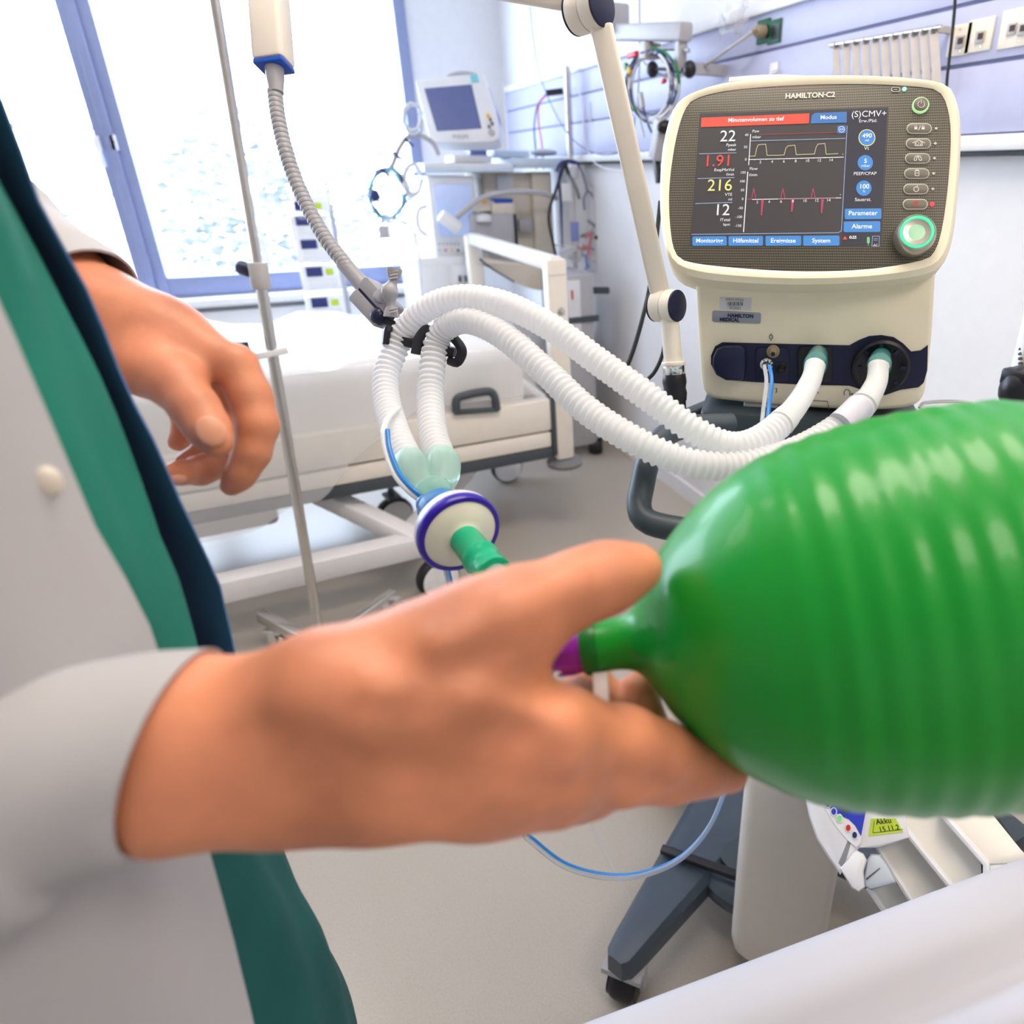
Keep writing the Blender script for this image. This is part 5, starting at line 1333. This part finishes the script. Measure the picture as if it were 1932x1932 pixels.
near += chain([(1060, 1376, .303, 66), (1180, 1400, .322, 60), (1250, 1420, .332, 56)], .010)       # index
near += chain([(1250, 1420, .332, 56), (1320, 1444, .345, 50), (1378, 1458, .352, 36)], .006)
near += chain([(1070, 1440, .308, 64), (1170, 1464, .326, 54), (1260, 1466, .342, 48), (1345, 1466, .358, 36)], .005)   # middle
near += chain([(1050, 1492, .312, 60), (1120, 1488, .332, 50), (1185, 1440, .362, 46), (1215, 1370, .388, 44), (1205, 1305, .400, 38)], .005)   # ring, curls under the neck
near += chain([(1000, 1494, .316, 56), (1080, 1500, .332, 48), (1130, 1430, .366, 42), (1150, 1350, .394, 42), (1125, 1292, .405, 36)], .005)
near += chain([(1040, 1400, .340, 60), (1090, 1350, .380, 50), (1100, 1310, .395, 45)], .01)   # little finger
# tendons, veins and knuckles on the back of the hand
for a_, b_, c_ in (((700, 1300, .2485, 10), (880, 1318, .262, 11), (1050, 1360, .279, 12)), ((720, 1390, .250, 9), (900, 1402, .268, 10), (1060, 1430, .284, 12)), ((740, 1450, .258, 9), (900, 1470, .276, 10), (1040, 1486, .292, 11))): near += chain([a_, b_, c_], .014)
near += chain([(560, 1330, .246, 9), (690, 1360, .251, 9), (800, 1350, .257, 9), (930, 1370, .269, 8)], .012)
near += chain([(830, 1215, .258, 10), (960, 1150, .276, 10), (1080, 1100, .296, 10)], .014)
near += chain([(1060, 1374, .285, 30), (1064, 1380, .287, 30)], .016)
near += chain([(585, 1265, .258, 40), (600, 1270, .258, 40)], .03)
far = []
far += chain([(-40, 440, .475, 92), (80, 530, .462, 90), (190, 606, .452, 86)], .02)
far += chain([(190, 606, .452, 86), (300, 640, .450, 72), (438, 690, .450, 40)], .02)
far += chain([(190, 620, .456, 84), (290, 660, .462, 72), (405, 700, .474, 40)], .015)
far += chain([(200, 640, .460, 74), (280, 670, .474, 62), (368, 702, .492, 36)], .012)
far += chain([(220, 660, .448, 68), (285, 688, .436, 60), (332, 722, .428, 47), (368, 770, .420, 39), (394, 810, .416, 35), (411, 838, .414, 27)], .008)
far += chain([(446, 690, .450, 39), (474, 750, .450, 36), (487, 802, .448, 35), (475, 856, .446, 31), (453, 897, .444, 26), (436, 918, .443, 20)], .006)
far += chain([(405, 700, .482, 36), (436, 770, .496, 32), (442, 830, .490, 30), (420, 870, .468, 30), (378, 888, .450, 27), (340, 892, .430, 23), (308, 893, .416, 15)], .005)
far += chain([(368, 702, .492, 34), (400, 780, .500, 32), (402, 840, .496, 29), (375, 868, .488, 25), (350, 872, .482, 20)], .005)
far += chain([(330, 692, .505, 32), (352, 770, .514, 28), (352, 815, .512, 24), (335, 835, .506, 18)], .005)
bm = MB(); sdf_mesh(bm, near, .0021); sdf_mesh(bm, far, .0026)
# torso, upper arms, neck and head at a coarser grid
ns = ctr(1.40) - vv_ * .150 - uu_ * .02; fs_ = ctr(1.40) + vv_ * .150 - uu_ * .02
nel = P(-330, 1640, .236); fel = P(-150, 330, .50)
big = [(ctr(1.05) - uu_ * .0, .085, ctr(1.38) - uu_ * .02, .085, .05), (ctr(1.36) - vv_ * .05, .07, ctr(1.36) + vv_ * .05, .07, .05), (ctr(1.38), .06, ctr(1.50), .055, .04),
       (ns, .045, nel, .036, .04), (nel, .036, P(150, 1440, .264), .022, .03), (fs_, .045, fel, .036, .04), (fel, .036, P(-40, 440, .475), .033, .03)]
hc = ctr(1.40) + EZ * .24 + uu_ * .02
big += [(hc, .085, hc + EZ * .045 - uu_ * .02, .088, .03), (hc - EZ * .06 + uu_ * .03, .055, hc - EZ * .02 + uu_ * .02, .065, .03), (hc + uu_ * .10 - EZ * .01, .012, hc + uu_ * .085 + EZ * .02, .008, .015)]
for s_ in (-1, 1): big.append((hc + vv_ * .085 * s_ - EZ * .02, .012, hc + vv_ * .088 * s_ + EZ * .015, .014, .008))
for s_ in (-1, 1): big += [(ctr(1.0) + vv_ * .06 * s_, .07, ctr(.6) + vv_ * .075 * s_ - uu_ * .02 - EZ * .15, .05, .04), (ctr(.6) + vv_ * .075 * s_ - uu_ * .02 - EZ * .15, .05, np.array([*(ctr(.6) + vv_ * .08 * s_ - uu_ * .04)[:2], .08]), .036, .03)]
sdf_mesh(bm, big, .011)
body = bm.build('body', 'skin', per, angle=80)
def nail(x, y, d, rx, ry, ang, dn):
    vd_ = -nrm(ray(x, y)); n_ = nrm(vd_ + rt * dn[0] + up * dn[1])
    a = math.radians(ang); e = nrm(rt * math.cos(a) - up * math.sin(a)); e = nrm(e - n_ * (e @ n_)); f_ = np.cross(n_, e)
    MB().ell(P(x, y, d), (rx * d / F, ry * d / F, .0022), (e, f_, n_)).build('fingernail', 'nail', body)
nail(398, 813, .4038, 30, 25, 56, (-.05, .1))
nail(332, 905, .4185, 18, 10, 6, (0, -.6))
# hair
hr_ = MB(); hr_.ell(hc + EZ * .05 - uu_ * .03, (.10, .095, .085), (uu_, vv_, EZ)); hr_.build('hair', 'hair_brown', per)
# scrub top and trousers
def garment(z0, z1, ex, nz=26, nt_=56, wr=.004):
    rings = []
    for z in np.linspace(z0, z1, nz):
        rings.append([ell_(z, t, ex + wr * math.sin(5 * t + 14 * z) * math.sin(9 * z + 2 * t) + wr * .6 * math.sin(13 * t - 20 * z)) for t in np.linspace(0, 2 * math.pi, nt_, endpoint=False)])
    return rings
MB().loft(garment(1.44, .955, 0), True, True).build('scrub_top', 'scrub_green', per, angle=80)
tr_ = MB(); tr_.loft(garment(1.0, .60, -.006), True, True)
for s_ in (-1, 1):
    rings = []
    for z in np.linspace(.66, .07, 14):
        k = (.66 - z) / .59; c_ = ctr(.6) + vv_ * .066 * s_ - uu_ * (.005 + .05 * k); c_[2] = z
        rings.append([c_ + uu_ * (.105 - .035 * k) * math.cos(t) * (1 + .03 * math.sin(4 * t + 9 * z)) + vv_ * (.066 - .006 * k) * math.sin(t) for t in np.linspace(0, 2 * math.pi, 28, endpoint=False)])
    tr_.loft(rings)
    f_ = MB(); c_ = ctr(.6) + vv_ * .07 * s_ - uu_ * .03; c_[2] = .045
    f_.ell(c_ + uu_ * .04, (.13, .045, .045), (uu_, vv_, EZ)); f_.build('shoe', 'shoe_white', per)
tr_.build('scrub_trousers', 'trouser_green', per, angle=80)
# white coat: near front panel, far front panel, sleeves
zr = np.linspace(1.43, .40, 40)
g = []
for z in zr:
    def fn(th):
        x, y, _ = proj(ell_(z, th, .018)); return x - CEDGE(y)
    th = bis(fn, -2.6, -.03)
    g.append([ell_(z, t, .018 + .005 * math.sin(4 * t + 6 * z) * (t < th - .2) + .006 * math.sin(min(1, max(0, (th - t) / .5)) * math.pi)) for t in np.linspace(-3.3, th, 34)])
coat = MB().sheet(g, .003).build('coat', 'coat_white', per, angle=80)
best = min(((proj(p)[0] - 72) ** 2 + (proj(p)[1] - 862) ** 2, tuple(p)) for r_ in g for p in r_)[1]
MB().ell(np.array(best) - nrm(ray(72, 862)) * .004, (.0042, .003, .006), (uu_, vv_, EZ)).build('coat_button', 'machine_beige', coat)
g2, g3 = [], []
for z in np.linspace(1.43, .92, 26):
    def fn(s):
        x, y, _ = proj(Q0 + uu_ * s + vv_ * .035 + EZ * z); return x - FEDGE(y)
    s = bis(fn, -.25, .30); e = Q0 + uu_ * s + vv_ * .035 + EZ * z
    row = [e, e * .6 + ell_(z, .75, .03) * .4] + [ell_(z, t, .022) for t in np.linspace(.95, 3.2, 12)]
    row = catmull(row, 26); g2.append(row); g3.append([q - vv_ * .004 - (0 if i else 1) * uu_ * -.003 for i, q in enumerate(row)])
MB().sheet([r_[2:] for r_ in g2], .0015).build('coat_panel', 'coat_white', per, angle=80)
MB().sheet(g3, .001).build('coat_inner_shade', 'coat_inner_shade', per, angle=80)  # added blue sheet, painted shade inside the far coat panel
def sleeve(pts, rad, sl, name, n=60, m=40, squash=1.0):
    c = catmull(pts, n); r = np.interp(np.linspace(0, 1, n), np.linspace(0, 1, len(rad)), rad)
    t = np.gradient(c, axis=0); t /= np.linalg.norm(t, axis=1)[:, None]
    rings = []; x = nrm(up - t[0] * (up @ t[0]))
    for i in range(n):
        x = nrm(x - t[i] * (x @ t[i])); y = np.cross(t[i], x)
        sk = sl * max(0, 1 - i / 14)
        rings.append([c[i] + (r[i] + .0025 * math.sin(3 * a + i * .5) * min(1, i / 10) + .0015 * math.sin(i * .9 + 2 * a) * min(1, i / 8)) * (math.cos(a) * x + squash * math.sin(a) * y) - t[i] * sk * math.cos(a) for a in np.linspace(0, 2 * math.pi, m, endpoint=False)])
    inner_ = [[p + (c[i] - p) * .05 for p in rings[i]] for i in range(0, 12)][::-1]
    return MB().loft(inner_ + rings, False, True).build(name, 'coat_white', per, angle=80)
sleeve([P(335, 1414, .2645), P(225, 1434, .262), P(100, 1466, .258), P(0, 1520, .252), P(-150, 1590, .244), nel, (nel + ns) / 2 - uu_ * .02, ns], [.0372, .0405, .046, .053, .060, .062, .062, .066, .066], .0140, 'sleeve')
sleeve([P(160, 560, .455), P(90, 515, .462), P(0, 450, .475), fel, (fel + fs_) / 2 - uu_ * .02, fs_], [.0355, .040, .046, .055, .060, .064], .004, 'sleeve')

# ------------------------------------------------------------------ foreground bed corner with white sheet
mat('sheet_white', (0.50, 0.50, 0.55), 0.7, var=0.02, scale=6)
mat('bedframe_grey', s8(150, 150, 160), 0.5)
ea, eb = onz(1150, 1940, .66), onz(1932, 1640, .66)
ed = nrm(eb - ea); en_ = np.array([ed[1], -ed[0], 0]); en_ = en_ if (en_ @ (CAM - ea)) > 0 else -en_
ea = ea - ed * .10; Ls = np.linalg.norm(eb - ea) + .5
g = []
for i in range(50):
    s_ = Ls * i / 49; row = []
    for j in range(40):
        v = j / 39
        if v < .15: k = v / .15; off, z = -.018 + .004 * math.sin(8 * s_), .54 + k * .095
        elif v < .3: a = (v - .15) / .15 * math.pi / 2; off, z = -.018 + .03 * (1 - math.cos(a)), .635 + .03 * math.sin(a)
        else:
            k = (v - .3) / .7; off = .012 + k * .42; z = .665 + (.011 * math.sin(k * 26 + 3 * s_) + .007 * math.sin(k * 44 - 5 * s_ + 1)) * min(1, k * 6)
        p = ea + ed * s_ + en_ * off; p[2] = z; row.append(p)
    g.append(row)
fb = thing('foreground_bed', (ea + ed * Ls / 2 + en_ * .2) * np.array([1, 1, 0]), 'bed under a white sheet in the lower right corner', 'bed')
def obx(s0, s1, n0, n1, z0, z1, name, m, bev=.01):
    c = ea + ed * (s0 + s1) / 2 + en_ * (n0 + n1) / 2; c[2] = (z0 + z1) / 2
    MB().box(c, ((s1 - s0) / 2, (n1 - n0) / 2, (z1 - z0) / 2), (ed, en_, EZ), bev).build(name, m, fb)
obx(.02, Ls - .02, .005, .40, .50, .64, 'mattress', 'sheet_white', .03)
obx(.02, Ls - .02, .02, .40, .44, .50, 'frame', 'bedframe_grey')
for s0 in (.06, Ls - .10):
    for n0 in (.05, .34): obx(s0, s0 + .04, n0, n0 + .04, 0, .45, 'leg', 'bedframe_grey', .005)
tag(MB().sheet(g, .002).build('bed_sheet', 'sheet_white', angle=80), 'white creased sheet covering the foreground bed', 'sheet')

# ------------------------------------------------------------------ infusion pump and rack at lower right
mat('pump_white', (0.82, 0.82, 0.85), 0.35, var=0.02)
mat('pump_blue', s8(46, 62, 190), 0.4)
mat('pump_grey', s8(196, 206, 216), 0.4)
mat('tray_cream', s8(240, 236, 226), 0.4, var=0.01)
Z8 = lambda x, y: (1480 + x / 4.274, 1450 + y / 4.274)
pn = -nrm(ray(1600, 1580)); po_ = P(1600, 1580, .86)
q8 = lambda x, y, o=0.0: onplane(*Z8(x, y), po_, pn) + pn * o
pump = thing('infusion_pump', q8(600, 990, -.04), 'white infusion pump with a blue keypad below the green bag', 'infusion pump')
def pp(name, m, pts, o, h, bev=0.0, par=None): return MB().poly([q8(x, y, o) for x, y in pts], pn * h, bev).build(name, m, par or pump)
pp('pump_back', 'pump_white', [(600, 640), (640, 200), (960, 260), (1010, 560), (760, 640)], -.05, .045, .004)
pp('pump_shell', 'pump_white', [(120, -20), (150, 160), (195, 380), (255, 560), (340, 700), (450, 860), (480, 800), (590, 660), (620, 620), (650, 480), (680, 300), (640, -20)], -.06, .060, .008)
pp('keypad', 'pump_white', [(255, 60), (275, 220), (330, 330), (420, 470), (520, 590), (575, 630), (612, 600), (660, 360), (640, 60)], 0, .0015)
pp('blue_field', 'pump_blue', [(265, 60), (285, 215), (320, 255), (375, 325), (440, 375), (520, 410), (570, 460), (618, 545), (655, 350), (640, 60)], .0015, .0008)
pp('display', 'dark_grey', [(420, 60), (455, 330), (490, 375), (520, 320), (530, 60)], .002, .001)
for x, y, r_, m_ in ((310, 220, 27, 'pump_blue'), (352, 284, 27, 'pump_blue'), (398, 347, 27, 'pump_blue'), (444, 402, 27, 'scr_green'), (515, 478, 27, 'red_plastic'), (566, 536, 27, 'dark_blue')):
    kb_ = MB().poly([q8(x + r_ * 1.0 * math.cos(a), y + r_ * 1.35 * math.sin(a), .002) for a in np.linspace(0, 2 * math.pi, 20, endpoint=False)], pn * .0010).build('key_rim', 'pump_white', pump)
    MB().poly([q8(x + (r_ - 8) * math.cos(a), y + (r_ - 8) * 1.35 * math.sin(a), .0028) for a in np.linspace(0, 2 * math.pi, 20, endpoint=False)], pn * .0010).build('key', m_, kb_)
pp('pump_boss', 'pump_white', [(445, 805), (575, 655), (640, 690), (665, 740), (640, 830), (650, 960), (600, 998), (540, 962)], -.05, .055, .006)
pp('swivel_lock', 'pump_grey', [(640, 900), (665, 745), (700, 692), (775, 695), (850, 800), (905, 930), (700, 985), (650, 955)], -.06, .055, .006)
pp('lock_slot', 'dark_grey', [(655, 890), (770, 800), (772, 808), (665, 900)], -.005, .001)
lbl = pp('date_label', 'lime_label', [(702, 402), (900, 402), (960, 512), (680, 545)], -.005, .001)
mb = MB(); k8 = .86 / F / 4.274
pe = nrm(q8(940, 480) - q8(720, 510)); pu_ = np.cross(pn, pe)
text_into(mb, 'Akku', 40 * k8 / .7, q8(800, 425, -.0035), pe, pu_, bold=.5 * k8); text_into(mb, '15.11.2', 38 * k8 / .7, q8(845, 485, -.0035), pe, pu_, bold=.5 * k8)
lw = [(726, 420), (714, 518), (960, 490)]
for a_, b_ in zip(lw[:-1], lw[1:]): mb.tube([q8(*a_, -.0035), q8(*b_, -.0035)], 1.6 * k8, 5)
mb.build('label_print', 'black_plastic', lbl)
rack = thing('pump_rack', P(1800, 1700, .95) * np.array([1, 1, 0]), 'cream stepped rack of slanted trays behind the foreground bed', 'rack')
def tray_(face, rim, o):
    t_ = pp('tray', 'tray_cream', face, o - .02, .02, .002, rack)
    MB().tube([q8(x, y, o + .002) for x, y in rim], .0045, 8).build('tray_rim', 'pump_white', t_)
tray_([(690, 980), (905, 925), (1120, 1190), (1200, 1420), (960, 1420)], [(690, 985), (900, 1290)], -.075)
tray_([(735, 600), (850, 560), (930, 440), (1450, 1060), (1600, 1300), (1230, 1380)], [(740, 605), (1130, 1210), (1230, 1380)], -.045)
tray_([(930, 430), (1000, 300), (1240, 300), (1605, 750), (1610, 960), (1650, 1200), (1450, 1060)], [(930, 430), (1440, 1060)], -.015)
tray_([(1240, 330), (1300, 250), (1640, 340), (1890, 650), (1990, 760), (1640, 770), (1610, 750)], [(1245, 345), (1612, 765), (1615, 960)], .012)
pp('tray_front', 'pump_white', [(1640, 765), (2000, 745), (2050, 1200), (1630, 1150)], -.01, .02, .002, rack)
c_ = q8(1750, 700, -.10)
MB().box2((c_[0] - .03, c_[1] - .03, .03), (c_[0] + .03, c_[1] + .03, c_[2] + .06), bev=.006).build('rack_post', 'trolley_dark', rack)
MB().box2((c_[0] - .06, c_[1] - .06, 0), (c_[0] + .06, c_[1] + .06, .035), bev=.01).build('rack_base', 'trolley_dark', rack)
MB().bar(q8(1100, 850, -.10), c_ + EZ * .0, .03, .03, pn).build('rack_arm', 'trolley_dark', rack)
MB().tube(catmull([q8(x, y, -.03) for x, y in ((1640, 300), (1720, 395), (1850, 590), (1960, 760))], 20), .006, 8).build('rack_hose', 'black_rubber', rack)

# vertical rail with black clamp at the right edge, wire hook
vr = thing('equipment_rail', P(1928, 1000, 1.0) * np.array([1, 1, 0]), 'perforated steel rail with black clamp at the right edge', 'rail')
a_ = P(1929, 690, 1.0)
MB().box2((a_[0] - .012, a_[1] - .01, 0.0), (a_[0] + .012, a_[1] + .01, a_[2] + .13), bev=.002).build('rail', 'steel', vr)
MB().lathe((a_[0], a_[1], 0), EZ, [(0, .09), (.015, .09), (.025, .03)], 28).build('rail_foot', 'dark_grey', vr)
for k in range(6):
    q = P(1926, 640 + k * 9, .985); MB().cyl(q, q + fw * .004, .0022, 8).build('rail_hole', 'dark_grey', vr)
MB().ell(P(1925, 735, .97), (.030, .028, .034)).build('clamp', 'black_plastic', vr)
MB().box(P(1928, 712, .965), (.022, .02, .012), bev=.005).build('clamp_jaw', 'black_plastic', vr)
wh = catmull([P(*q) for q in ((1735, 770, .80), (1745, 760, .80), (1790, 757, .80), (1830, 760, .80), (1832, 772, .80))], 30)
tag(MB().tube(wh, .0022, 8).build('wire_hook', 'chrome'), 'bent chrome wire hook at the lower right of the ventilator', 'hook')

for o in bpy.data.objects:
    if 'wl' in o: del o['wl']
